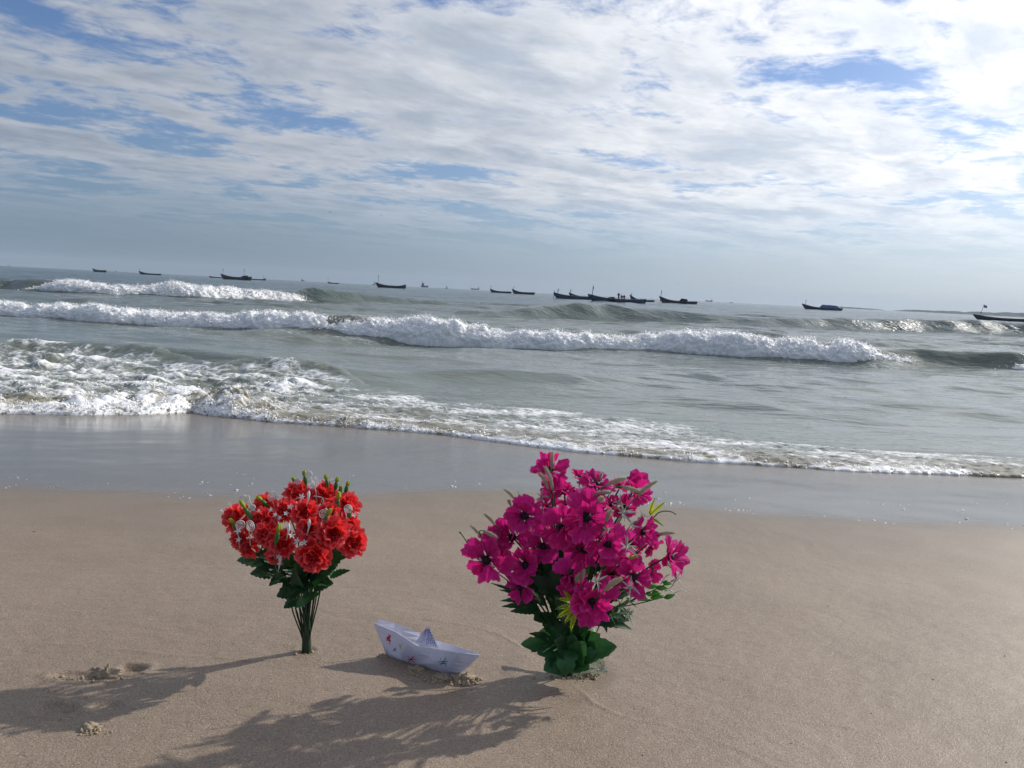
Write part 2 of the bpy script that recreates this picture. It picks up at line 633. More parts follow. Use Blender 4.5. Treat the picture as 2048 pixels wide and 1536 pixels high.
M = {
    'sand': sand_material(),
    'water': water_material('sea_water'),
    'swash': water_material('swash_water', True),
    'foam': foam_material(),
    'paper': paper_material(),
    'plastic': plastic_material(),
    'clump': simple('damp_sand_clump', (0.36, 0.29, 0.205), 0.9, 0.2, 0.2, 300, bump=0.35),
    'red': petal_mat('red_petal', (0.74, 0.012, 0.018), (0.95, 0.20, 0.22), (1.0, 0.04, 0.035), 0.36, 0.70, 0.2),
    'pink': petal_mat('magenta_petal', (0.64, 0.020, 0.255), (0.70, 0.060, 0.34), (0.88, 0.025, 0.30), 0.34, 0.8, 0.3),
    'dark_centre': simple('dark_centre', (0.010, 0.006, 0.014), 0.6, 0.3),
    'leaf': simple('dark_green_leaf', (0.016, 0.060, 0.022), 0.45, 0.45, 0.3, 60, trans=0.18, tcol=(0.03, 0.13, 0.02)),
    'leaf_b': simple('green_leaf', (0.030, 0.125, 0.038), 0.45, 0.45, 0.3, 60, trans=0.22, tcol=(0.05, 0.2, 0.03)),
    'stem': simple('green_stem', (0.022, 0.075, 0.028), 0.45, 0.4, 0.2),
    'stem_d': simple('dark_stem', (0.020, 0.045, 0.022), 0.5, 0.4, 0.2),
    'bud': simple('green_bud', (0.05, 0.17, 0.04), 0.5, 0.4, 0.2, trans=0.15),
    'lime': simple('lime_tip', (0.36, 0.44, 0.03), 0.55, 0.3, 0.2, trans=0.35, tcol=(0.55, 0.65, 0.04)),
    'white': simple('white_plastic_bloom', (0.72, 0.72, 0.72), 0.5, 0.3, 0.06, trans=0.3, tcol=(0.75, 0.75, 0.74)),
    'plume': simple('fuzzy_plume', (0.33, 0.30, 0.23), 0.9, 0.1, 0.15, 200, trans=0.35, tcol=(0.75, 0.72, 0.6)),
    'silver': simple('silver_leaf', (0.30, 0.35, 0.31), 0.6, 0.3, 0.15, trans=0.3, tcol=(0.6, 0.66, 0.55)),
    'pale_leaf': simple('pale_green_leaf', (0.12, 0.21, 0.12), 0.55, 0.35, 0.25, trans=0.25, tcol=(0.2, 0.38, 0.15)),
    'fresh': simple('fresh_green_bud', (0.10, 0.33, 0.05), 0.45, 0.4, 0.2, trans=0.3, tcol=(0.2, 0.6, 0.06)),
    'ink_red': simple('red_ink', (0.62, 0.02, 0.05), 0.7, 0.2, 0.1),
    'ink_teal': simple('teal_ink', (0.01, 0.24, 0.26), 0.7, 0.2, 0.1),
    'ink_lime': simple('lime_ink', (0.52, 0.56, 0.18), 0.7, 0.2, 0.1),
    'ink_blue': simple('blue_violet_ink', (0.16, 0.14, 0.46), 0.7, 0.2, 0.2),
    'hull': simple('weathered_dark_hull', (0.080, 0.088, 0.105), 0.7, 0.3, 0.5, 1.5),
    'hull_b': simple('blue_painted_hull', (0.070, 0.098, 0.155), 0.7, 0.3, 0.5, 1.5),
    'hull_in': simple('boat_inside', (0.06, 0.055, 0.05), 0.85, 0.2, 0.3, 2.0),
    'rail': simple('pale_rail', (0.20, 0.20, 0.19), 0.7, 0.3, 0.3, 2.0),
    'mast': simple('mast_wood', (0.05, 0.045, 0.04), 0.8, 0.2, 0.2, 4.0),
    'tarp': simple('blue_tarpaulin', (0.10, 0.16, 0.33), 0.7, 0.3, 0.3, 1.0),
    'net': simple('dark_net_bundle', (0.03, 0.035, 0.04), 0.95, 0.1, 0.4, 3.0),
    'flag': simple('faded_flag', (0.22, 0.22, 0.24), 0.9, 0.1, 0.5, 2.0),
    'ship': simple('grey_ship', (0.13, 0.16, 0.20), 0.7, 0.3, 0.15, 0.05),
    'ship_w': simple('pale_ship', (0.34, 0.36, 0.38), 0.7, 0.3, 0.15, 0.05),
    'coast': simple('coast_scrub', (0.045, 0.065, 0.045), 0.95, 0.1, 0.4, 0.02),
    'cloth_red': simple('red_shirt', (0.28, 0.04, 0.03), 0.9, 0.1, 0.2, 3),
    'cloth_dark': simple('dark_clothes', (0.03, 0.03, 0.04), 0.9, 0.1, 0.2, 3),
    'bird': simple('dark_bird', (0.03, 0.03, 0.035), 0.8, 0.2, 0.2, 3),
    'shell': simple('shell', (0.50, 0.42, 0.33), 0.5, 0.4, 0.2, 100),
    'pebble': simple('dark_pebble', (0.05, 0.04, 0.035), 0.7, 0.3, 0.3, 100),
}


# ------------------------------------------------------------------ the beach
def sand_base(x, y):
    y = np.asarray(y, dtype=float)
    s = np.where(y > 1.5, 0.5 - 0.1 * (y - 1.5), 0.5 + 0.075 * (1.5 - y))
    s = np.where(y < -6, 0.5 + 0.075 * 7.5 + 0.01 * (-6 - y), s)
    s = np.where(y > 6.5, -0.03 * (y - 6.5), s)
    return np.maximum(s, -3.0)


def on_sand(px, py):
    d = ray(px, py)
    t = 0.5 * 1.0 / abs(d[2]) * 1.0
    lo, hi = 0.1 / FPX, 40.0 / FPX
    for _ in range(50):
        mdl = 0.5 * (lo + hi)
        p = np.array([0, 0, CAM_Z]) + d * mdl
        if p[2] > float(sand_base(p[0], p[1])):
            lo = mdl
        else:
            hi = mdl
    p = np.array([0, 0, CAM_Z]) + d * lo
    return Vector(p)


def line_xy(pts, f):
    w_ = np.array([tuple(f(*p)) for p in pts])
    return w_[np.argsort(w_[:, 0])]


WETL = line_xy([(-300, 965), (0, 980), (200, 992), (400, 1002), (600, 1000), (760, 992), (890, 984), (1000, 985), (1150, 1000),
                (1330, 1021), (1600, 1040), (1800, 1050), (2048, 1062), (2400, 1085)], on_sand)
EDGE = line_xy([(-600, 845), (-300, 832), (0, 829), (150, 831), (300, 829), (385, 825), (420, 832), (560, 846), (700, 856), (800, 863), (900, 872),
                (1000, 886), (1150, 905), (1300, 917), (1500, 931), (1700, 944), (1900, 951), (2048, 957), (2400, 965), (2700, 985)], on_sand)


def edge_y(x):
    return np.interp(x, EDGE[:, 0], EDGE[:, 1]) + 0.035 * fbm2(x * 2.2, x * 0 + 4.4, 4, 0.55)


def wet_y(x):
    return np.interp(x, WETL[:, 0], WETL[:, 1]) + 0.02 * pn2(x * 1.3, x * 0 + 1.5)


def poly_dist(x, y, pts):
    d = np.full(x.shape, 9.0)
    for (ax, ay), (bx, by) in zip(pts[:-1], pts[1:]):
        ux, uy = bx - ax, by - ay
        L = ux * ux + uy * uy
        t = np.clip(((x - ax) * ux + (y - ay) * uy) / L, 0, 1)
        d = np.minimum(d, np.hypot(x - ax - t * ux, y - ay - t * uy))
    return d


RIDGES = [[(1150, 1372), (1185, 1405), (1240, 1430), (1340, 1450), (1400, 1468), (1480, 1498), (1570, 1540)],
          [(1190, 1300), (1310, 1316), (1430, 1330), (1560, 1348), (1700, 1362), (1830, 1392), (2048, 1400)],
          [(840, 1238), (880, 1242), (935, 1252), (1000, 1270), (1040, 1292)],
          [(100, 1288), (200, 1292), (300, 1304), (400, 1310), (500, 1320), (580, 1316)],
          [(160, 1135), (260, 1140), (420, 1132), (520, 1140)],
          [(1400, 1085), (1600, 1100), (1800, 1098), (2048, 1108)],
          [(930, 1015), (980, 1010), (1040, 1012)], [(1000, 1022), (1050, 1016)],
          [(1560, 1436), (1700, 1452), (1860, 1490)]]
RIDGES = [[tuple(on_sand(*p))[:2] for p in r] for r in RIDGES]
# prints of feet: centre px, half sizes in px, depth
PRINTS = [((262, 1338), 36, 13, 0.008), ((150, 1352), 60, 11, 0.005), ((112, 1418), 50, 16, 0.006), ((212, 1412), 42, 13, 0.0035), ((120, 1385), 50, 9, 0.003)]


PR = []
for (c_, a_, b_, dep_) in PRINTS:
    P_, Pa_, Pb_ = on_sand(*c_), on_sand(c_[0] + a_, c_[1]), on_sand(c_[0], c_[1] + b_)
    PR.append((P_.x, P_.y, abs(Pa_.x - P_.x), abs(Pb_.y - P_.y), dep_))
SCOOP = [(*tuple(on_sand(px, py))[:2], rr, dep) for (px, py, rr, dep) in ((612, 1299, 0.014, 0.004), (1135, 1340, 0.06, 0.004))]


def sand_z(x, y):
    z = sand_base(x, y)
    near = np.exp(-np.maximum(np.abs(y - 1.5) - 3.0, 0))
    z = z + near * (0.006 * pn2(x * 1.1 + 3, y * 1.4) + 0.0022 * pn2(x * 5.1, y * 6.3 + 2) + 0.0009 * pn2(x * 17, y * 25))
    dry = sstep(0.0, -0.35, y - wet_y(x))
    z = z + dry * near * (0.0006 * fbm2(x * 38, y * 46, 2))
    sel = (np.abs(x) < 2.6) & (y > 0.6) & (y < 3.2)
    xs, ys = x[sel], y[sel]
    dzv = np.zeros(xs.shape)
    jit = 0.008 * pn2(xs * 14, ys * 14)
    for r in RIDGES:
        d = poly_dist(xs, ys, r) + jit * 0.4
        dzv += 0.0016 * np.exp(-(d / 0.0035) ** 2) * sstep(-0.5, 0.2, pn2(xs * 9, ys * 9))
    wob = 0.25 * pn2(xs * 30, ys * 30) + 0.1 * pn2(xs * 90, ys * 90)
    for (X0, Y0, ra, rb, dep) in PR:
        q = np.sqrt(((xs - X0) / ra) ** 2 + ((ys - Y0) / rb) ** 2) + wob
        dzv += -dep * sstep(1.0, 0.45, q) + dep * 0.35 * np.exp(-((q - 1.15) / 0.2) ** 2)
    # scoops where the bunches were pressed in
    for (X0, Y0, rr, dep) in SCOOP:
        q = np.hypot(xs - X0, ys - Y0) / rr
        dzv += -dep * np.exp(-q ** 2) + dep * 0.5 * np.exp(-((q - 1.5) / 0.4) ** 2)
    z = z.copy()
    z[sel] += dzv
    return z


def sz(x, y):
    return float(sand_z(np.array([x]), np.array([y]))[0])


def grow(a, b, step, ratio, end):
    out = list(np.arange(a, b + step * 0.5, step))
    s, v = step, out[-1]
    while v < end:
        s *= ratio
        v += s
        out.append(v)
    return out


def axis(a, b, step, ratio, lo, hi):
    up = grow(a, b, step, ratio, hi)
    dn, s, v = [], step, a
    while v > lo:
        s *= ratio
        v -= s
        dn.append(v)
    return np.array(dn[::-1] + up)


xs_ = axis(-0.95, 1.05, 0.0045, 1.06, -160, 160)
ys_ = axis(0.84, 1.60, 0.0045, 1.03, -40, 40)
X, Y = np.meshgrid(xs_, ys_)
Zs = sand_z(X, Y)
me = mesh_np('beach_sand', np.stack([X, Y, Zs], -1).reshape(-1, 3), grid_faces(*X.shape))
wy = wet_y(X)
wet = sstep(-0.10, 0.26, Y - wy + 0.06 * pn2(X * 2.2, Y * 2) + 0.03 * pn2(X * 8, Y * 5))
wet = wet * (1.0 - 0.35 * sstep(0.9, 0.1, edge_y(np.clip(X, -9, 9)) - Y) * (Y < edge_y(np.clip(X, -9, 9))))
damp = sstep(-0.9, 0.0, Y - wy)
add_attr(me, 'wet', wet)
add_attr(me, 'damp', damp)
tag(link('beach_sand', me, M['sand']), kind='structure')


# ------------------------------------------------------------------ the sea
def crest(base_px, top_px, back):
    """crest line from the foot and the top of a wave seen in the photograph: x, y of the foot, height"""
    out = []
    for (bx, by), (tx, ty) in zip(base_px, top_px):
        B = at_z(bx, by, 0.0)
        T = at(tx, ty, B.y + back)
        out.append((B.x, B.y, max(T.z, 0.02)))
    a = np.array(out)
    return a[np.argsort(a[:, 0])]


bx1 = [-500, -200, 0, 200, 400, 600, 800, 1000, 1150, 1300, 1400, 1440, 1500, 1600, 1700, 1790, 1850, 1950, 2048, 2250, 2600]
by1 = [598, 616, 628, 645, 656, 668, 681, 692, 700, 706, 711, 713, 716, 721, 726, 729, 731, 736, 742, 750, 768]
ty1 = [572, 588, 599, 609, 616, 624, 637, 653, 661, 664, 653, 646, 665, 670, 678, 690, 696, 702, 702, 712, 730]
B1 = crest(list(zip(bx1, by1)), list(zip(bx1, ty1)), 0.55)
bx2 = [-500, -200, 0, 40, 200, 400, 600, 660, 760, 900]
by2 = [560, 570, 577, 580, 589, 597, 602, 604, 607, 612]
ty2 = [546, 553, 558, 556, 564, 570, 576, 580, 592, 603]
B2 = crest(list(zip(bx2, by2)), list(zip(bx2, ty2)), 1.0)
bx3 = [980, 1060, 1150, 1250, 1400, 1550, 1700, 1850, 2048, 2300]
by3 = [634, 636, 638, 641, 648, 655, 660, 664, 672, 686]
ty3 = [624, 613, 610, 616, 626, 633, 637, 641, 645, 658]
B3 = crest(list(zip(bx3, by3)), list(zip(bx3, ty3)), 1.2)
bx4 = [-300, 0, 100, 250, 400, 550, 700, 800, 900, 1000, 1150, 1300, 1450, 1600]
by4 = [700, 712, 716, 727, 742, 756, 768, 770, 771, 772, 775, 776, 780, 788]
ty4 = [690, 696, 690, 688, 697, 716, 740, 748, 746, 741, 744, 752, 768, 784]
B4 = crest(list(zip(bx4, by4)), list(zip(bx4, ty4)), 0.55)
XE1, XA2, XB2 = at_z(1800, 727).x, at_z(32, 585).x, at_z(606, 604).x
_wr = np.random.default_rng(5)
CHOP = []
for _ in range(46):
    lam = 0.35 * (16 ** _wr.random())
    th = _wr.normal(0, 0.42)
    CHOP.append((2 * PI / lam * math.sin(th), 2 * PI / lam * math.cos(th), _wr.uniform(0, 2 * PI), 0.0052 * lam ** 0.85, lam))


def wave_h(x, y):
    h = np.zeros(x.shape)
    for tab, fr, bk, back in ((B1, 0.34, 1.5, 0.55), (B2, 0.7, 2.8, 1.0), (B3, 0.9, 2.6, 1.2), (B4, 0.42, 0.75, 0.55)):
        yc = np.interp(x, tab[:, 0], tab[:, 1]) + back + 0.25 * back * pn2(x * 0.5 + back * 9, x * 0 + 2.2)
        A = np.interp(x, tab[:, 0], tab[:, 2])
        if tab is B1:
            A = A * (0.62 + 0.38 * sstep(XE1 - 1.5, XE1 + 0.5, x))
        elif tab is B2:
            A = A * (1.0 - 0.25 * sstep(XA2 - 1, XA2 + 2, x) * sstep(XB2 + 1, XB2 - 2, x))
        ends = sstep(tab[0, 0] - 4, tab[0, 0], x) * sstep(tab[-1, 0] + 5, tab[-1, 0], x)
        s = y - yc
        prof = np.where(s < 0, np.exp(-(s / fr) ** 2), np.exp(-(s / bk) ** 2))
        prof = prof - 0.10 * np.exp(-((s + 2.4 * fr) / (1.2 * fr)) ** 2)
        h += A * ends * prof
    # rolling swell further out
    amp = sstep(26, 60, y) * np.exp(-y / 260.0)
    h += amp * (0.16 * np.sin(y * 0.55 + 1.8 * pn2(x * 0.035, y * 0.02 + 3)) * (0.6 + 0.8 * pn2(x * 0.05 + 7, y * 0.08)))
    calm = sstep(5.2, 8.5, y)
    env = 0.55 + 0.75 * np.clip(pn2(x * 0.14, y * 0.3 + 6) + 0.3, 0, 1.2)
    far = np.clip(y / 14.0, 0.75, 1.5)
    near_ = y < 420.0
    xn, yn = x[near_], y[near_]
    wob = 0.8 * pn2(xn * 0.3, yn * 0.3)
    acc = np.zeros(xn.shape)
    for kx, ky, ph, a, lam in CHOP:
        acc += a * np.exp(-(yn / (lam * 95.0)) ** 2) * np.sin(kx * xn + ky * yn + ph + wob)
    h[near_] += (calm * env * far)[near_] * acc
    return h


rows = [4.6]
while rows[-1] < 70:
    rows.append(rows[-1] + 0.0046 * rows[-1] + 0.002)
while rows[-1] < 8000:
    rows.append(rows[-1] * 1.03)
rows = np.array(rows)
ks = np.linspace(-1, 1, 640)
ks = 1.35 * (0.62 * ks + 0.38 * ks ** 3)
K, R = np.meshgrid(ks, rows)
XW = K * (R + 3.0)
ZW = wave_h(XW, R) * (R < 900)
ey = edge_y(np.clip(XW, -12, 12))
ZW = ZW - 0.10 * sstep(0.45, 0.1, R - ey)
me = mesh_np('sea_water', np.stack([XW, R, ZW], -1).reshape(-1, 3), grid_faces(*XW.shape))
# foam streaks left behind by the breakers
yb1 = np.interp(XW, B1[:, 0], B1[:, 1])
yb2 = np.interp(XW, B2[:, 0], B2[:, 1])
st = fbm2(XW * 0.35, R * 1.1, 4, 0.6)
fo = 0.0 * XW
s1 = R - yb1
fo += sstep(0.2, 0.7, s1) * sstep(9.0, 1.0, s1) * (0.30 + 0.32 * st) * sstep(11, 7, XW)
s2 = R - yb2
fo += sstep(0.4, 1.2, s2) * sstep(10, 2, s2) * (0.22 + 0.3 * st) * sstep(-8, -14, XW)
fo += 0.34 * np.exp(-((s1 + 0.3) / 0.5) ** 2) * sstep(10.5, 8.5, XW)
fo -= 0.10
silt = np.clip(sstep(9.5, 5.0, R) * 0.5 + 0.15 * pn2(XW * 0.3, R * 0.5), 0, 1)
silt = np.maximum(silt, 0.30 * np.exp(-((s1 - 0.3) / 0.7) ** 2))
add_attr(me, 'foam', np.clip(fo, -0.3, 0.6))
add_attr(me, 'silt', silt)
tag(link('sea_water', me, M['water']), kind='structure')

# ------------------------------------------------------------------ breaking waves: rolling white water
OCT = [np.array(v, float) for v in ((1, 0, 0), (-1, 0, 0), (0, 1, 0), (0, -1, 0), (0, 0, 1), (0, 0, -1))]
OCTF = np.array([(0, 2, 4), (2, 1, 4), (1, 3, 4), (3, 0, 4), (2, 0, 5), (1, 2, 5), (3, 1, 5), (0, 3, 5)])


def blobs(name, P, r, mat, flat=1.0):
    n = len(P)
    base = np.array(OCT)
    rot = rng.normal(size=(n, 6, 3)) * 0.25
    v = P[:, None, :] + (base[None] + rot) * r[:, None, None] * np.array([1, 1, flat])
    f = (OCTF[None] + (np.arange(n) * 6)[:, None, None]).reshape(-1, 3)
    return link(name, mesh_np(name, v.reshape(-1, 3), f, True), mat)


def breaker(tab, x0, x1, step, rowsn, back, amp, sc, droplets, dsz, seed, name, label):
    xs = np.arange(x0, x1, step)
    t = np.linspace(0, 1, rowsn)
    T, XX = np.meshgrid(t, xs, indexing='ij')
    yb = np.interp(XX, tab[:, 0], tab[:, 1]) + 0.25 * back * pn2(XX * 0.5 + back * 9, XX * 0 + 2.2) + 0.14 * back * fbm2(XX * 0.9 / sc + seed, XX * 0 + seed, 3)
    A = np.interp(XX, tab[:, 0], tab[:, 2])
    A = np.maximum(A * (0.92 + 0.22 * np.maximum(fbm2(XX * 0.75 / sc, XX * 0 + seed + 3.0, 4), -0.45)) - 0.015, 0.05)
    A = A * (0.80 + 0.30 * np.abs(pn2(XX * 1.15 / sc + seed, XX * 0 + 6.6)) + 0.12 * np.abs(pn2(XX * 3.1 / sc + seed, XX * 0 + 1.6)))
    e = sstep(x0, x0 + 2.2 * sc, XX) * sstep(x1, x1 - 2.2 * sc, XX)
    e = np.sqrt(np.clip(e, 0.0, 1))
    A = A * (0.02 + 0.98 * e)
    th = T * PI * 0.80
    depth = back * 1.25 * (0.5 + 0.5 * e)
    yy = yb + depth * (1 - np.cos(th)) * 0.62
    zz = A * np.sin(np.minimum(th, PI * 0.80)) ** 0.75 - 0.03
    ny = -np.cos(th)
    nz = np.sin(th) + 0.15
    q = billow3(XX * 2.3 / sc + seed, yy * 2.3 / sc, zz * 2.3 / sc + T, 5, 0.56)
    q2 = pn3(XX * 1.0 / sc + seed, yy / sc, zz / sc + 2.0)
    q3 = fbm2(XX * 9.0 / sc + seed, (yy + zz * 1.7) * 9.0 / sc, 4, 0.6)
    d = amp * 0.85 * (q - 0.35) + amp * 0.8 * q2 + amp * 0.30 * q3
    d = d * (0.25 + 0.75 * np.sin(np.clip(T * 1.1, 0, 1) * PI) ** 0.5) * (0.3 + 0.7 * e)
    yy = yy + ny * d
    zz = zz + nz * d * 0.9
    zz[0] = wave_h(XX[0], yy[0]) - 0.10
    zz[1] = np.minimum(zz[1], wave_h(XX[1], yy[1]) + 0.01)
    zz[-1] -= 0.15
    xx = XX + 0.3 * amp * pn3(XX * 4 / sc, yy * 4 / sc, zz * 4 / sc)
    V = np.stack([xx, yy, zz], -1)
    root = link(name, mesh_np(name, V.reshape(-1, 3), grid_faces(*XX.shape)), M['foam'])
    tag(root, label, 'wave foam', kind='stuff')
    # torn spray thrown up from the lip and lying on the face
    n = droplets
    ii = np.clip((rng.beta(2.2, 1.6, n) * (rowsn - 1)).astype(int), 2, rowsn - 2)
    jj = rng.integers(0, len(xs), n)
    P = V[ii, jj].copy()
    up = rng.exponential(1.0, n)
    hgt = np.interp(P[:, 0], tab[:, 0], tab[:, 2])
    P[:, 2] += up * 0.06 * hgt * (ii > rowsn * 0.4) + 0.01
    P[:, 1] += rng.normal(0, 0.05 * sc, n)
    P[:, 0] += rng.normal(0, 0.05 * sc, n)
    r = dsz * np.clip(rng.lognormal(0, 0.5, n), 0.3, 2.6) / (1 + 0.5 * up)
    sp = blobs('spray', P, r, M['foam'])
    sp.parent = root
    tag(sp, kind='stuff')


xe = at_z(1800, 727).x
breaker(B1, -26.0, xe + 0.6, 0.020, 56, 0.55, 0.125, 1.0, 36000, 0.0095, 1.7, 'breaking_wave_foam',
        'long white breaking wave rolling across the middle of the water')
breaker(B1, at_z(2010, 742).x, 22.0, 0.04, 30, 0.55, 0.12, 1.0, 1500, 0.016, 8.2, 'breaking_wave_foam',
        'small patch of breaking white foam at the right edge of the photo')
xa = at_z(32, 585).x - 2.6
xb = at_z(606, 604).x
breaker(B2, xa, xb, 0.042, 40, 1.0, 0.26, 1.9, 13000, 0.021, 4.1, 'breaking_wave_foam',
        'farther white breaking wave at the left, below the boats')

# ------------------------------------------------------------------ swash: the last thin sheet with lacy foam
TOPF = line_xy([(-600, 690), (-300, 690), (0, 690), (60, 694), (150, 704), (300, 728), (400, 742), (520, 746), (640, 752), (760, 782), (900, 802), (1000, 808), (1100, 815),
                (1300, 845), (1450, 872), (1600, 898), (1800, 925), (2048, 942), (2400, 950), (2700, 965)], lambda a, b: at_z(a, b, 0.02))
xs = np.arange(-7.0, 7.0, 0.015)
ne = 170
tv = np.linspace(0, 1, ne) ** 1.25
XX, TV = np.meshgrid(xs, tv)
e0 = edge_y(XX) + 0.012 * pn2(XX * 30, XX * 0 + 8) + 0.02 * np.abs(pn2(XX * 9, XX * 0 + 2.5))
top = np.interp(XX, TOPF[:, 0], TOPF[:, 1])
span = np.maximum(top - e0, 0.3) + 1.2
YY = e0 + span * TV
s = YY - e0
inner = (top - YY)
bore = sstep(-1.9, -2.5, XX)                              # the tumbling part on the left
midp = sstep(0.9, -1.6, XX)
base = np.maximum(sand_base(XX, YY) + 0.004, wave_h(XX, YY) + 0.006)
lump = billow3(XX * 2.6, YY * 3.4, XX * 0 + 1.1, 4, 0.48)
lump2 = billow3(XX * 6.5, YY * 8.5, XX * 0 + 4.1, 3, 0.5)
broad = pn2(XX * 1.3 + 2, YY * 1.5 + 4)
fade = sstep(-0.1, 0.6, inner)
rise = sstep(-0.02, 0.14, s)
h = 0.012 + 0.026 * lump2
h = h + midp * (0.030 * lump + 0.015 * np.exp(-(s / 0.25) ** 2) + 0.015 * broad)
h = h + bore * (0.055 * sstep(0.0, 0.4, s) * np.exp(-((s - 0.35) / 0.6) ** 2) * (0.5 + 0.9 * lump) + 0.055 * (lump - 0.25) * sstep(0.02, 0.3, s) + 0.05 * broad * sstep(0.2, 0.9, s))
# a bulging lump of white water that ends the bore
h = h + 0.09 * np.exp(-((XX + 2.55) / 0.42) ** 2 - ((s - 0.34) / 0.28) ** 2) * (0.5 + 0.9 * lump)
h = np.clip(h, 0.003, 0.5) * rise * (0.35 + 0.65 * fade) + 0.010 * sstep(0, 0.02, s)
sink = sstep(-0.20, -0.75, inner)
ZZ = base + h * (1 - sink) - 0.10 * sink
ZZ[0] = sand_base(XX[0], YY[0]) - 0.006
me = mesh_np('swash_water', np.stack([XX, YY, ZZ], -1).reshape(-1, 3), grid_faces(*XX.shape))
right = sstep(0.5, 3.2, XX)
ff = 0.30 * midp + 0.36 * (1 - midp) - 0.08 * right
ff = ff + 0.02 * bore
ff = ff + 0.35 * np.exp(-(s / 0.10) ** 2) * (1 - 0.35 * right)
ff = ff + 0.36 * fbm2(XX * 1.4, YY * 2.6, 4, 0.55) + 0.30 * (lump2 - 0.40) + bore * 0.45 * (lump - 0.32)
ff = ff + 0.25 * bore * np.exp(-((s - 0.2) / 0.25) ** 2)
ff = ff - 0.55 * sstep(0.15, -0.35, inner + 0.35 * fbm2(XX * 1.1 + 9, YY * 1.6, 3))
# bare brownish gaps behind the front
ff = ff - 0.22 * np.exp(-((XX + 0.6) / 1.0) ** 2 - ((s - 0.18) / 0.12) ** 2)
add_attr(me, 'foam', np.clip(ff, -0.4, 0.75))
add_attr(me, 'silt', np.clip(0.85 * sstep(1.6, 0.1, s) + 0.2, 0, 1))
swash = link('swash_water', me, M['swash'])
tag(swash, kind='structure')
# froth: small bubbles piled along the front and over the bore
n = 15000
jx = rng.integers(0, len(xs), n)
wsel = rng.random(n)
ix = np.where(wsel < 0.55, np.minimum(rng.exponential(7.0, n), ne - 1), rng.random(n) * ne * 0.55).astype(int)
P = np.stack([XX[ix, jx], YY[ix, jx], ZZ[ix, jx]], -1)
keep = (rng.random(n) < (0.25 + 0.75 * midp[ix, jx]) * (0.35 + 0.65 * np.maximum(bore[ix, jx], ix < 16))) & (np.abs(P[:, 0]) < 6.5) & (ff[ix, jx] > 0.2)
P = P[keep]
r = 0.0050 * np.clip(rng.lognormal(0, 0.45, len(P)), 0.4, 2.4) * np.where(P[:, 0] < -1.9, 1.2, 0.9)
P[:, 2] += r * 0.3 + rng.exponential(0.010, len(P)) * (P[:, 0] < -1.9)
fr = blobs('swash_froth', P, r, M['foam'])
tag(fr, 'white froth bubbling along the edge of the water on the sand', 'foam', kind='stuff')
# flecks of foam stranded on the wet sand
P, r = [], []
for _ in range(210):
    x = rng.uniform(-3.4, 3.6)
    d = rng.exponential(0.24)
    if pn2(np.array([x * 2.3]), np.array([3.3]))[0] < -0.12 and rng.random() < 0.8:
        continue
    y = float(wet_y(np.array([x]))[0]) + 0.02 + d
    for k in range(rng.integers(1, 4)):
        xx_, yy_ = x + rng.normal(0, 0.025), y + rng.normal(0, 0.012)
        P.append((xx_, yy_, sz(xx_, yy_) + 0.001))
        r.append(0.0028 * np.clip(rng.lognormal(0.1, 0.55), 0.4, 3.2))
fl = blobs('foam_flecks', np.array(P), np.array(r), M['foam'], 0.45)
tag(fl, 'small white foam flecks stranded along the wet sand line', 'foam', kind='stuff')
#@@PART2@@
# ------------------------------------------------------------------ building flowers and leaves
def petal_mesh(name, seed, half, ruffle, teeth, cup, nu=7, nv=9, curl=0.0):
    r_ = np.random.default_rng(seed)
    U, V = np.meshgrid(np.linspace(0, 1, nu), np.linspace(-1, 1, nv), indexing='ij')
    ph = r_.uniform(0, 6.28, 4)
    edge = 1.0 - 0.30 * np.abs(V) ** 3.2 + 0.05 * np.sin(3.1 * V + ph[0]) + teeth * np.sin(9.5 * V + ph[1]) * 0.5
    edge += r_.normal(0, teeth * 0.35, nv)[None, :]
    rr = U * (1 + (edge - 1) * U)
    wid = half * (0.28 + 0.72 * np.sqrt(np.clip(U, 0, 1)))
    x = rr * np.cos(wid * V)
    y = rr * np.sin(wid * V) * 1.12
    z = cup * U ** 2 - curl * np.clip(U - 0.6, 0, 1) ** 2 * 3.0
    z = z + 0.10 * (V ** 2) * U + ruffle * U ** 1.6 * (np.sin(4.2 * V + ph[2]) * 0.6 + np.sin(8.3 * V + ph[3]) * 0.4)
    z = z + r_.normal(0, ruffle * 0.16, z.shape) * U + 0.10 * ruffle * np.sin(21 * V + ph[1]) * U
    me = mesh_np(name, np.stack([x, y, z], -1).reshape(-1, 3), grid_faces(nu, nv))
    add_attr(me, 'rim', U)
    return me


def face_rot(d, spin=0.0):
    return Vector(d).normalized().to_track_quat('Z', 'Y').to_matrix().to_4x4() @ Matrix.Rotation(spin, 4, 'Z')


def bez(a, b, c, d, n):
    a, b, c, d = [Vector(v) for v in (a, b, c, d)]
    out = []
    for i in range(n):
        t = i / (n - 1)
        out.append(a * (1 - t) ** 3 + b * 3 * t * (1 - t) ** 2 + c * 3 * t * t * (1 - t) + d * t ** 3)
    return out


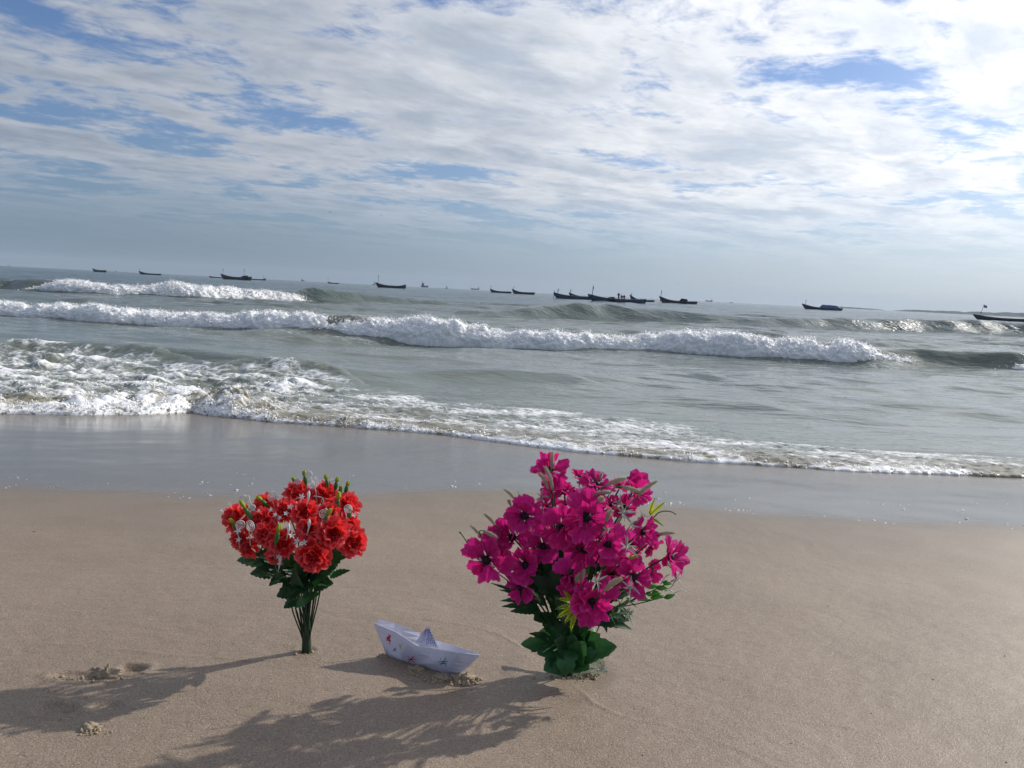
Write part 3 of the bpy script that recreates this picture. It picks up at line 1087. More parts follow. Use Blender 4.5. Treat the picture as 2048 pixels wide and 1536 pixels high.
def leaf_geo(base, tip, width, face, teeth=0.0, bend=0.1, fold=0.25, n=12, lobes=0, nv=5):
    """a leaf blade from base to tip; face: where its upper side looks"""
    base, tip, face = Vector(base), Vector(tip), Vector(face).normalized()
    ax = tip - base
    L = ax.length
    axn = ax / L
    side = axn.cross(face).normalized()
    up = side.cross(axn).normalized()
    V, F = [], []
    for i in range(n):
        u = i / (n - 1)
        if lobes:
            w_ = 0.55 * math.sin(PI * min(1.0, 0.10 + 0.9 * u ** 0.8)) ** 0.6 * (0.78 + 0.30 * abs(math.sin(lobes * PI * u)))
        else:
            w_ = 0.5 * math.sin(PI * (0.04 + 0.96 * u) ** 0.85) ** 0.85
        w_ = max(w_, 0.015) * width * (1 + teeth * (1 if i % 2 else -1))
        c = base + ax * u + up * (bend * L * math.sin(PI * u) - 0.5 * bend * L * u * u)
        for j in range(nv):
            v = -1 + 2 * j / (nv - 1)
            V.append(c + side * (v * w_) + up * (fold * w_ * abs(v) + 0.06 * w_ * math.sin(7 * u + 3 * v)))
    for i in range(n - 1):
        for j in range(nv - 1):
            a = i * nv + j
            F.append((a, a + 1, a + nv + 1, a + nv))
    return V, F


def leaf(parent, base, tip, width, face, mat, name='leaf', **kw):
    V, F = leaf_geo(base, tip, width, face, **kw)
    P = parent.matrix_world.translation if parent.parent else parent.location
    v = np.array([tuple(p) for p in V]) - np.array(P)
    o = link(name, mesh_np(name, v, F), mat, parent)
    return o


# ---- carnation pieces
CARN = [petal_mesh('carnation_petal', 100 + i, 0.66, 0.20, 0.13, 0.10, 6, 13, 0.05) for i in range(5)]
for me_ in CARN:
    me_.materials.append(M['red'])


def carnation_core(seed):
    r_ = np.random.default_rng(seed)
    nt, nr = 210, 4
    T = np.linspace(0, 1, nt)
    V = []
    for j in range(nr):
        v = j / (nr - 1)
        th = T * 2 * PI * 6.0
        rad = 0.015 + 0.62 * T ** 0.7 * (0.62 + 0.38 * v) + 0.055 * v * np.sin(th * 3.3 + 1.0) * (0.3 + T) + r_.normal(0, 0.018 * v, nt)
        zz = 0.30 + (0.66 - 0.50 * T ** 1.8) * v + 0.05 * v * np.sin(th * 5.1) + r_.normal(0, 0.02 * v, nt)
        V.append(np.stack([rad * np.cos(th), rad * np.sin(th), zz], -1))
    me = mesh_np('carnation_heart', np.array(V).reshape(-1, 3), grid_faces(nr, nt))
    add_attr(me, 'rim', np.repeat(np.linspace(0, 1, nr), nt))
    me.materials.append(M['red'])
    return me


CORES = [carnation_core(300 + i) for i in range(3)]


def carnation(parent, pos, r, d):
    o = link('carnation', CORES[random.randrange(3)], None, parent)
    o.matrix_local = Matrix.Translation(Vector(pos) - parent.location - Vector(d).normalized() * r * 0.35) @ face_rot(d, random.uniform(0, 6.28)) @ Matrix.Scale(r, 4)
    for ring, (cnt, tilt, ln) in enumerate(((5, 52, 0.96), (5, 27, 1.06), (5, -4, 1.05))):
        for k in range(cnt):
            p = link('petal', CARN[random.randrange(5)], None, o)
            a = 2 * PI * (k + 0.5 * ring) / cnt + random.uniform(-0.2, 0.2)
            tl = math.radians(tilt + random.uniform(-9, 9))
            p.matrix_local = (Matrix.Translation((0, 0, 0.05 + 0.10 * (2 - ring))) @ Matrix.Rotation(a, 4, 'Z') @ Matrix.Rotation(-tl, 4, 'Y')
                              @ Matrix.Scale(ln * random.uniform(0.92, 1.08), 4))
    return o


# ---- anemone pieces
ANEM = [petal_mesh('anemone_petal', 200 + i, 0.60 + 0.04 * (i % 3), 0.15, 0.12, 0.16 - 0.08 * (i % 3), 10, 15, 0.16 * (i % 2)) for i in range(6)]
for me_ in ANEM:
    me_.materials.append(M['pink'])


def anemone_centre(seed):
    r_ = random.Random(seed)
    b = MB()
    for j, (zz, rr) in enumerate(((0.02, 0.14), (0.10, 0.15), (0.17, 0.10), (0.20, 0.001))):
        if j == 0:
            ring = []
        ring.append([(rr * math.cos(2 * PI * k / 10), rr * math.sin(2 * PI * k / 10), zz) for k in range(10)])
    b.add([p for q in ring for p in q], [tuple(map(int, f)) for f in grid_faces(4, 10, True)])
    for k in range(26):
        a = 2 * PI * k / 26 + r_.uniform(-0.1, 0.1)
        ln = r_.uniform(0.22, 0.36)
        p0 = Vector((0.12 * math.cos(a), 0.12 * math.sin(a), 0.05))
        p2 = Vector((ln * math.cos(a), ln * math.sin(a), r_.uniform(0.08, 0.20)))
        b.tube([p0, (p0 + p2) / 2 + Vector((0, 0, 0.04)), p2], [0.010, 0.009, 0.008], 4)
        b.tube([p2 - Vector((0, 0, 0.02)), p2, p2 + Vector((0, 0, 0.025))], [0.008, 0.022, 0.008], 5)
    me = mesh_np('flower_centre', np.array(b.v) * np.array((1.45, 1.45, 1.2)), b.f)
    me.materials.append(M['dark_centre'])
    return me


CENT = [anemone_centre(i) for i in range(2)]


def anemone(parent, pos, r, d, open_=1.0, n_out=6, n_in=4):
    o = link('anemone_flower', CENT[random.randrange(2)], None, parent)
    o.matrix_local = Matrix.Translation(Vector(pos) - parent.location) @ face_rot(d, random.uniform(0, 6.28)) @ Matrix.Scale(r, 4)
    for ring, (cnt, tilt, ln, zz) in enumerate(((n_out, 12, 1.05, -0.02), (n_in, 34, 0.86, 0.02))):
        for k in range(cnt):
            p = link('petal', ANEM[random.randrange(6)], None, o)
            a = 2 * PI * (k + 0.5 * ring) / cnt + random.uniform(-0.25, 0.25)
            tl = math.radians(tilt / open_ + random.uniform(-26, 32))
            tw = math.radians(random.uniform(-20, 20))
            p.matrix_local = (Matrix.Translation((0.05 * math.cos(a), 0.05 * math.sin(a), zz)) @ Matrix.Rotation(a, 4, 'Z') @ Matrix.Rotation(-tl, 4, 'Y')
                              @ Matrix.Rotation(tw, 4, 'X') @ Matrix.Scale(ln * random.uniform(0.85, 1.12), 4))
    return o


TOCAM = Vector((0, -1, 0.35))


# ------------------------------------------------------------------ the red bunch
RB = on_sand(612, 1299)
RB.z = sz(RB.x, RB.y) - 0.004
red = empty('carnation_bouquet', RB)
tag(red, 'bunch of red artificial carnations with dark leaves stuck upright in the sand', 'flower bouquet')
RY = RB.y
HEADS = [(595, 987, 29, 2), (649, 988, 28, 3), (695, 1009, 28, 1), (609, 1024, 28, -4), (472, 1037, 30, -1), (528, 1011, 26, 1), (525, 1040, 28, -4),
         (531, 1069, 26, -6), (571, 1021, 24, -2), (657, 1027, 24, -3), (618, 1057, 28, -6), (666, 1066, 30, -7), (693, 1051, 25, -3), (707, 1084, 29, -3),
         (562, 1085, 30, -7), (483, 1078, 26, -3), (627, 1113, 32, -8), (497, 1097, 20, -4), (550, 1110, 20, -6)]
px_m = (RY + 0.02) / FPX * 1.02
for (hx, hy, hr, dy) in HEADS:
    p = at(hx, hy, RY + 0.01 * dy)
    d = Vector(((hx - 592) * 0.0042, -0.42 + dy * 0.07, 0.62 - (hy - 1000) * 0.0062))
    carnation(red, p, hr * px_m * random.uniform(0.94, 1.06), d)
    # its stem runs down into the stalk
    foot = RB + Vector((random.uniform(-0.006, 0.006), random.uniform(-0.006, 0.006), 0.0 + random.uniform(0.03, 0.075)))
    mid = foot + Vector(((p.x - RB.x) * 0.22, (p.y - RB.y) * 0.22, (p.z - RB.z) * 0.48))
    MB().tube(bez(foot, foot + (mid - foot) * 0.6, mid + (mid - foot) * 0.3, p - Vector(d).normalized() * hr * px_m * 0.5, 9), 0.0013, 5).build('stem', M['stem_d'], red, RB)
# the moulded stalk
MB().tube([RB + Vector((0, 0, -0.02)), RB + Vector((0.001, 0, 0.02)), RB + Vector((0.0, 0.001, 0.07)), RB + Vector((0.002, 0, 0.125))], [0.0080, 0.0088, 0.0066, 0.0040], 10).build('stalk', M['stem_d'], red, RB)
RS = random.Random(3)
# thin free wires to left and right of the stalk
for (tx, ty) in ((586, 1215), (592, 1212), (598, 1200), (604, 1190), (622, 1190), (627, 1190), (632, 1190), (637, 1192)):
    p = at(tx, ty, RY + RS.uniform(-0.015, 0.015))
    q = RB + Vector(((tx - 612) * 0.00022, RS.uniform(-0.006, 0.006), 0.018))
    MB().tube(bez(q, q + Vector((0, 0, 0.03)), p - Vector((0, 0, 0.03)), p + (p - q) * 0.35, 8), 0.0014, 5).build('stem', M['stem_d'], red, RB)
RLEAF = [((541, 1127), (473, 1119), 34, 0), ((552, 1148), (500, 1146), 34, -3), ((572, 1160), (538, 1170), 30, -4), ((590, 1182), (553, 1192), 32, -4), ((596, 1200), (567, 1216), 22, -3),
         ((590, 1212), (640, 1186), 26, -5), ((628, 1172), (666, 1166), 36, -3), ((660, 1155), (700, 1140), 16, -1), ((655, 1135), (690, 1100), 28, 0), ((640, 1150), (668, 1120), 30, -2),
         ((600, 1170), (560, 1120), 34, -4), ((612, 1175), (600, 1112), 34, -5), ((618, 1172), (640, 1128), 32, -4), ((570, 1140), (520, 1118), 34, -3), ((585, 1150), (548, 1150), 36, -5),
         ((606, 1165), (578, 1188), 30, -6), ((622, 1160), (655, 1170), 30, -5), ((600, 1130), (566, 1098), 30, -5), ((630, 1125), (668, 1105), 30, -4), ((596, 1150), (610, 1190), 28, -5),
         ((580, 1120), (530, 1100), 30, 2), ((640, 1120), (685, 1090), 30, 3), ((610, 1140), (600, 1090), 36, 3), ((570, 1145), (540, 1125), 34, 3), ((640, 1150), (670, 1140), 32, 4), ((600, 1160), (620, 1120), 34, 4), ((585, 1165), (545, 1140), 34, -5), ((575, 1135), (505, 1128), 34, -4), ((560, 1125), (512, 1104), 30, -4), ((605, 1150), (640, 1115), 34, -6), ((625, 1150), (672, 1135), 32, -4),
         ((598, 1190), (566, 1166), 32, -5), ((612, 1185), (588, 1140), 34, -6), ((618, 1182), (650, 1150), 32, -5), ((640, 1140), (692, 1112), 26, -2), ((566, 1110), (520, 1080), 30, 0), ((612, 1120), (640, 1080), 34, 2)]
for (b0, t0, wpx, dy) in RLEAF:
    b_ = at(*b0, RY + 0.006 * dy)
    t_ = at(*t0, RY + 0.011 * dy + RS.uniform(-0.01, 0.01))
    leaf(red, b_, t_, wpx * px_m, Vector((RS.uniform(-0.5, 0.5), -0.75, 0.8)), M['leaf'], teeth=0.13, bend=RS.uniform(0.02, 0.16), fold=RS.uniform(0.1, 0.4), n=13)
# buds with lime tips
BUDS = [((612, 970), (608, 941), 2), ((591, 972), (586, 954), 3), ((581, 978), (583, 968), 3), ((655, 976), (652, 949), 3), ((670, 981), (675, 954), 2), ((680, 986), (682, 971), 1),
        ((690, 988), (697, 962), 2), ((674, 1025), (678, 983), -2), ((642, 1056), (662, 1017), -7), ((551, 1090), (559, 1048), -10), ((537, 1014), (514, 992), -1), ((505, 1040), (480, 1001), -5),
        ((475, 1062), (460, 1037), -5), ((697, 1040), (701, 1014), -3)]
for (b0, t0, dy) in BUDS:
    b_, t_ = at(*b0, RY + 0.01 * dy), at(*t0, RY + 0.01 * dy - 0.004)
    ax = t_ - b_
    sp_ = 0.62
    bud = MB()
    bud.tube([b_, b_ + ax * 0.15, b_ + ax * 0.35, b_ + ax * 0.55, b_ + ax * sp_], [0.0016, 0.0032, 0.0042, 0.0034, 0.0020], 7)
    bo = bud.build('bud', M['bud'], red, RB)
    tipb = MB()
    for k in range(4):
        a = k * PI / 2 + RS.uniform(0, 1)
        off = Vector((math.cos(a), math.sin(a), 0)) * 0.0024
        tipb.tube([b_ + ax * (sp_ - 0.06), b_ + ax * 0.80 + off, b_ + ax * 1.0 + off * 0.8], [0.0014, 0.0024, 0.0009], 5)
    tipb.build('bud_tip', M['lime'], bo, RB)
    MB().tube([b_, b_ - ax * 0.6 + Vector((0, 0.012, -0.02)), b_ - ax * 0.3 + Vector((0, 0.03, -0.06))], 0.0011, 5).build('stem', M['stem'], red, RB)
# white spirals
for (cx, cy, rp, dy) in ((618, 949, 8, 2), (595, 962, 7, 2), (622, 968, 9, 0), (488, 998, 10, -3), (545, 992, 10, 0), (481, 1050, 9, -6), (500, 1053, 11, -8), (647, 1027, 10, -6), (697, 1018, 9, -4), (506, 1015, 6, -3)):
    c = at(cx, cy, RY + 0.01 * dy - 0.012)
    pts = []
    ph = RS.uniform(0, 6)
    tl = Vector((1, RS.uniform(-0.4, 0.4), 0)).normalized()
    for i in range(44):
        t = i / 43
        a = ph + t * 2 * PI * 2.6
        r_ = rp * px_m * (0.12 + 0.88 * t)
        pts.append(c + tl * (math.cos(a) * r_) + Vector((0, 0.10, 1)) * (math.sin(a) * r_))
    pts += [pts[-1] + Vector((0, 0.012, -0.018)), pts[-1] + Vector((0, 0.02, -0.05))]
    MB().tube(pts, [0.00095] * 44 + [0.0009, 0.0008], 5).build('curl', M['white'], red, RB)


def star_bloom(parent, c, r, d, mat, off, npet=5, name='white_bloom'):
    R_ = face_rot(d, RS.uniform(0, 6))
    b = MB()
    for k in range(npet):
        a = 2 * PI * k / npet
        t_ = c + (R_ @ Vector((math.cos(a), math.sin(a), 0.35))) * r
        V, F = leaf_geo(c, t_, r * 0.40, R_ @ Vector((0, 0, 1)), n=5, bend=0.05, fold=0.2, nv=3)
        b.add(V, F)
    b.tube([c - (R_ @ Vector((0, 0, 1))) * r * 1.2, c, c + (R_ @ Vector((0, 0, 1))) * r * 0.2], [r * 0.08, r * 0.12, r * 0.08], 5)
    return b.build(name, mat, parent, off)


for (cx, cy, rp, dy) in ((581, 1014, 10, -6), (572, 1027, 8, -6), (542, 1020, 9, -5), (551, 1030, 9, -6), (583, 1071, 11, -9), (595, 1083, 12, -9), (609, 1086, 11, -9), (604, 994, 11, -4),
                         (639, 964, 10, 1), (631, 958, 9, 1), (664, 961, 8, 2), (446, 1020, 9, -3), (459, 1009, 7, -2), (477, 1062, 12, -7), (708, 1030, 9, -4), (557, 1114, 9, -8),
                         (560, 1036, 8, -5), (599, 1096, 8, -8), (478, 1080, 9, -6), (632, 972, 8, -1), (556, 993, 8, -1), (518, 1022, 7, -6)):
    c = at(cx, cy, RY + 0.01 * dy - 0.006)
    star_bloom(red, c, rp * px_m * 0.70, Vector((RS.uniform(-0.7, 0.7), -0.8, 0.7)), M['white'], RB)
for (cx, cy, dy) in ((577, 1054, -9), (617, 988, -4), (618, 1045, -8), (560, 1118, -8)):
    c = at(cx, cy, RY + 0.01 * dy - 0.01)
    MB().tube([c - Vector((0.003, 0, 0.022)), c - Vector((0, 0, 0.008)), c, c + Vector((0.001, 0, 0.006))], [0.0007, 0.0016, 0.0032, 0.0008], 6).build('white_bud', M['white'], red, RB)
# thin twigs with small beads at the left
for (b0, t0, dy) in (((530, 1125), (470, 1078), -3), ((535, 1128), (463, 1068), -2), ((520, 1118), (478, 1092), -4), ((690, 1060), (714, 1043), 0)):
    b_, t_ = at(*b0, RY + 0.005 * dy), at(*t0, RY + 0.01 * dy)
    MB().tube(bez(b_, b_ + (t_ - b_) * 0.4 - Vector((0, 0, 0.004)), b_ + (t_ - b_) * 0.7, t_, 7), 0.0009, 4).build('twig', M['stem_d'], red, RB)

# ------------------------------------------------------------------ the magenta bunch
PB = on_sand(1132, 1340)
PB.z = sz(PB.x, PB.y) - 0.004
pink = empty('anemone_bouquet', PB)
tag(pink, 'large bunch of magenta artificial anemones with green leaves standing in the sand', 'flower bouquet')
PY = PB.y
pm = (PY + 0.02) / FPX * 1.02
# centre px, radius px, depth cm, facing
FL = [(1050, 1031, 40, -5, (-0.15, -1, 0.25)), (1172, 1033, 46, -8, (0.05, -1, 0.2)), (974, 1119, 43, -4, (-0.35, -0.9, -0.1)), (1214, 1088, 42, -8, (0.1, -1, 0.1)), (1138, 1157, 40, -9, (0.25, -1, 0.1)),
      (1182, 1202, 46, -11, (0.1, -1, 0.35)), (1099, 942, 38, 0, (-0.25, -0.55, 0.8)), (1130, 988, 30, -1, (0.1, -0.35, 1)), (1193, 970, 38, 0, (0.1, -0.5, 0.85)), (1268, 982, 42, 0, (0.35, -0.7, 0.6)),
      (1125, 1052, 44, -6, (0.2, -0.7, -0.35)), (1284, 1064, 34, -4, (0.4, -0.8, 0.1)), (1338, 1114, 48, -3, (0.75, -0.55, 0.1)), (1265, 1153, 38, -6, (0.45, -0.8, 0.2)), (1026, 1076, 40, -2, (-0.5, -0.5, 0.5)),
      (1052, 1130, 36, -4, (-0.3, -0.7, 0.2)), (1042, 1174, 36, -4, (-0.35, -0.7, -0.3)), (1106, 972, 26, -1, (-0.1, -0.5, 0.4)), (1170, 1098, 36, -5, (-0.1, -0.7, -0.3)), (1222, 1150, 32, -4, (0.2, -0.6, -0.2)),
      (1222, 1012, 26, 1, (0.2, -0.5, 0.6)), (1300, 1090, 30, -1, (0.6, -0.4, -0.3)), (992, 1082, 30, -2, (-0.4, -0.4, 0.8)), (1085, 1060, 30, 6, (-0.1, 0.9, 0.4)), (1190, 1030, 36, 8, (0.1, 1, 0.5)),
      (1260, 1090, 34, 7, (0.4, 0.9, 0.3)), (1130, 1110, 32, 8, (-0.1, 1, 0.1)), (1238, 975, 30, 5, (0.1, 0.7, 0.8)), (1092, 1012, 28, 2, (-0.2, -0.4, 0.7)), (1150, 1010, 28, 1, (0, -0.3, 0.9)),
      (1250, 1015, 28, 0, (0.3, -0.6, 0.5)), (1086, 1092, 30, -3, (-0.1, -0.8, 0.3)), (1010, 1045, 24, 3, (-0.6, 0.1, 0.7)), (1240, 1125, 30, -3, (0.2, -0.8, -0.1)), (1300, 1140, 26, 1, (0.6, -0.5, 0)), (1160, 955, 24, 3, (0, 0.2, 1))]
PS = random.Random(5)
for (hx, hy, hr, dy, d) in FL:
    p = at(hx, hy, PY + 0.01 * dy)
    anemone(pink, p, hr * pm * PS.uniform(0.88, 1.05), d, open_=PS.uniform(0.7, 1.3), n_out=5, n_in=3)
    dn = Vector(d).normalized()
    foot = PB + Vector((PS.uniform(-0.012, 0.012), PS.uniform(-0.012, 0.012), 0.02))
    mid = foot + Vector(((p.x - PB.x) * 0.30, (p.y - PB.y) * 0.3, (p.z - PB.z) * 0.5))
    MB().tube(bez(foot, foot + (mid - foot) * 0.6, mid + (mid - foot) * 0.25, p - dn * 0.004, 10), 0.0016, 5).build('stem', M['stem_d'], pink, PB)
MB().tube([PB + Vector((0, 0, -0.02)), PB + Vector((0, 0, 0.03)), PB + Vector((0.002, 0, 0.09))], [0.013, 0.014, 0.008], 10).build('stalk', M['stem_d'], pink, PB)


def plume(b0, t0, dy, wpx):
    b_, t_ = at(*b0, PY + 0.01 * dy), at(*t0, PY + 0.01 * dy - 0.004)
    ax = t_ - b_
    r_ = wpx * pm * 0.36
    n = 9
    bnd = Vector((0, 0, 1)).cross(ax).normalized().cross(ax).normalized() * -0.06 * ax.length
    pts = [b_ + ax * (i / (n - 1)) + bnd * math.sin(PI * i / (n - 1)) for i in range(n)]
    rad = [r_ * max(0.15, math.sin(PI * (0.10 + 0.86 * i / (n - 1))) ** 0.5) for i in range(n)]
    m_ = MB().tube(pts, rad, 8)
    nb = len(m_.v)
    for k in range(170):                                   # fuzz
        i = PS.randrange(1, n - 1)
        a = PS.uniform(0, 2 * PI)
        side = ax.cross(Vector((0.3, 0.5, 0.8))).normalized()
        o2 = ax.normalized().cross(side)
        dr = side * math.cos(a) + o2 * math.sin(a)
        q = pts[i] + (pts[i + 1] - pts[i]) * PS.random()
        s0 = q + dr * rad[i] * 0.8
        s1 = q + dr * rad[i] * 1.75 + ax * 0.10
        wv = ax.normalized() * 0.0004
        m_.add([s0 - wv, s0 + wv, s1], [(0, 1, 2)])
    po = m_.build('grass_plume', M['plume'], pink, PB)
    back = b_ - ax * 0.9 + Vector((0, 0.01, -0.02))
    root = Vector((PB.x + (b_.x - PB.x) * 0.5, PY, PB.z + (b_.z - PB.z) * 0.55))
    MB().tube(bez(b_ + ax * 0.05, b_ - ax * 0.5, back, root, 8), 0.0010, 5).build('plume_stem', M['bud'], po, PB)


for a in (((990, 1050), (969, 1028), -3, 9), ((967, 1080), (941, 1051), -3, 9), ((1029, 998), (1008, 978), 0, 8), ((1022, 1012), (1016, 1000), 0, 8), ((1103, 938), (1105, 904), -2, 9), ((1096, 978), (1079, 946), -4, 10),
          ((1105, 980), (1090, 934), -4, 10), ((1128, 960), (1125, 943), -1, 7), ((1212, 971), (1253, 957), -5, 11), ((1244, 974), (1284, 987), -6, 11), ((1275, 992), (1315, 962), -6, 10), ((1180, 993), (1220, 985), -7, 11),
          ((1196, 1002), (1208, 996), -9, 11), ((1212, 1042), (1224, 1020), -10, 11), ((1312, 1071), (1350, 1066), -4, 9), ((1208, 1182), (1244, 1156), -13, 12), ((1152, 1166), (1158, 1148), -12, 9), ((1162, 1162), (1170, 1139), -12, 9),
          ((967, 1062), (995, 1078), -5, 10), ((1200, 958), (1204, 946), 0, 7)):
    plume(*a)


def sprig(cx, cy, rp, dy, n, mat, name, d=(0.2, -0.8, 0.6), wid=0.2, spread=0.6):
    c = at(cx, cy, PY + 0.01 * dy)
    R_ = face_rot(d, PS.uniform(0, 6))
    b = MB()
    for k in range(n):
        a = 2 * PI * k / n + PS.uniform(-0.3, 0.3)
        ln = rp * pm * PS.uniform(0.5, 1.2)
        t_ = c + (R_ @ Vector((math.cos(a), math.sin(a), PS.uniform(0.2, spread + 0.5)))).normalized() * ln
        V, F = leaf_geo(c, t_, ln * wid, R_ @ Vector((0, 0, 1)), n=7, bend=PS.uniform(-0.1, 0.25), fold=0.3, nv=3)
        b.add(V, F)
    foot = Vector((PB.x + (c.x - PB.x) * 0.55, PY, PB.z + (c.z - PB.z) * 0.6))
    b.tube(bez(c, c - (R_ @ Vector((0, 0, 1))) * rp * pm * 0.5, foot + Vector((0, 0, 0.02)), foot, 6), 0.0011, 4)
    return b.build(name, mat, pink, PB)


for a in ((1253, 1093, 32, -10, 8), (1246, 1026, 30, -6, 9), (1284, 1030, 18, -6, 7), (1193, 1162, 20, -14, 6), (1082, 996, 20, -2, 7), (1261, 1175, 22, -9, 7), (1037, 988, 13, -1, 5), (1157, 980, 16, -3, 7),
          (1236, 1006, 18, -4, 7), (1262, 1050, 20, -7, 7), (1212, 1060, 14, -10, 5)):
    sprig(*a, M['silver'], 'silver_sprig', wid=0.16)
for a in ((1236, 1212, 36, -6, 10), (1252, 1228, 30, -5, 9), (1222, 1232, 32, -7, 8), (1258, 1202, 26, -4, 8)):
    sprig(*a, M['pale_leaf'], 'pale_leaf_sprig', d=(0.7, -0.5, 0.35), wid=0.22)


def fern(b0, t0, dy, wpx, nl=7):
    b_, t_ = at(*b0, PY + 0.01 * dy), at(*t0, PY + 0.01 * dy - 0.01)
    o_ = leaf(pink, b_, t_, wpx * 0.68 * pm, Vector((PS.uniform(-0.3, 0.3), -0.7, 0.7)), M['lime'], name='lime_leaf', teeth=0.22, bend=0.08, fold=0.35, n=2 * nl + 1)
    MB().tube([b_, b_ + (t_ - b_) * 0.5 + Vector((0, -0.002, 0.002)), t_], [0.0011, 0.0009, 0.0005], 4).build('midrib', M['bud'], o_, PB)


for a in (((1299, 1027), (1310, 996), -2, 11), ((1300, 1030), (1330, 1004), -2, 12), ((1302, 1036), (1327, 1052), -2, 10), ((1152, 1208), (1112, 1196), -12, 13), ((1150, 1212), (1110, 1218), -12, 14),
          ((1150, 1216), (1112, 1236), -12, 15), ((1152, 1218), (1141, 1264), -12, 14), ((1150, 1222), (1128, 1248), -12, 12), ((1146, 1206), (1126, 1180), -11, 12), ((943, 1096), (943, 1073), -2, 10), ((1258, 1118), (1282, 1110), -8, 9),
          ((1078, 1120), (1070, 1100), -2, 9)):
    fern(*a)
for (a, c_, dy) in (((945, 1110), (919, 1064), -2), ((1316, 1026), (1352, 1028), -2)):
    b_, t_ = at(*a, PY + 0.01 * dy), at(*c_, PY + 0.01 * dy)
    hub = Vector((PB.x + (b_.x - PB.x) * 0.6, PY, PB.z + (b_.z - PB.z) * 0.75))
    MB().tube([hub] + bez(b_, b_ + (t_ - b_) * 0.3 + Vector((0, 0, 0.006)), b_ + (t_ - b_) * 0.7 + Vector((0, 0, 0.006)), t_, 8), [0.0011] * 8 + [0.0020], 5).build('tendril', M['bud'], pink, PB)
# the fresh green sprig with small pods and white threads at the right
g0 = at(1225, 1215, PY - 0.05)
for (t0, pods) in (((1345, 1190), ((1284, 1197, 15), (1313, 1194, 12), (1338, 1193, 10), (1300, 1188, 9))), ((1350, 1160), ((1304, 1173, 13), (1323, 1176, 11), (1333, 1166, 8), (1312, 1186, 8)))):
    t_ = at(*t0, PY - 0.03)
    so = MB().tube(bez(g0, g0 + (t_ - g0) * 0.4 - Vector((0, 0, 0.006)), g0 + (t_ - g0) * 0.7, t_, 9), 0.0010, 5).build('pod_sprig', M['stem'], pink, PB)
    for (cx, cy, rp) in pods:
        c = at(cx, cy, PY - 0.035)
        ax = Vector((PS.uniform(0.7, 1.0), PS.uniform(-0.2, 0.2), PS.uniform(-0.2, 0.4))).normalized() * rp * pm
        MB().tube([c - ax, c - ax * 0.5, c, c + ax * 0.6, c + ax * 1.3], [0.001, 0.0042, 0.0050, 0.0032, 0.0006], 7).build('pod', M['fresh'], so, PB)
for (x0, y0, x1, y1) in ((1340, 1192, 1356, 1196), (1345, 1190, 1374, 1184), (1340, 1178, 1364, 1155), (1345, 1172, 1368, 1140), (1338, 1168, 1354, 1162), (1330, 1182, 1350, 1190), (1350, 1158, 1362, 1172), (1322, 1168, 1340, 1150)):
    a, c_ = at(x0, y0, PY - 0.032), at(x1, y1, PY - 0.035)
    MB().tube(bez(a, a + (c_ - a) * 0.3 + Vector((0, 0, 0.008)), a + (c_ - a) * 0.8 + Vector((0, 0, 0.006)), c_, 7), [0.0012, 0.0011, 0.001, 0.001, 0.0009, 0.0007, 0.0004], 4).build('white_thread', M['white'], pink, PB)
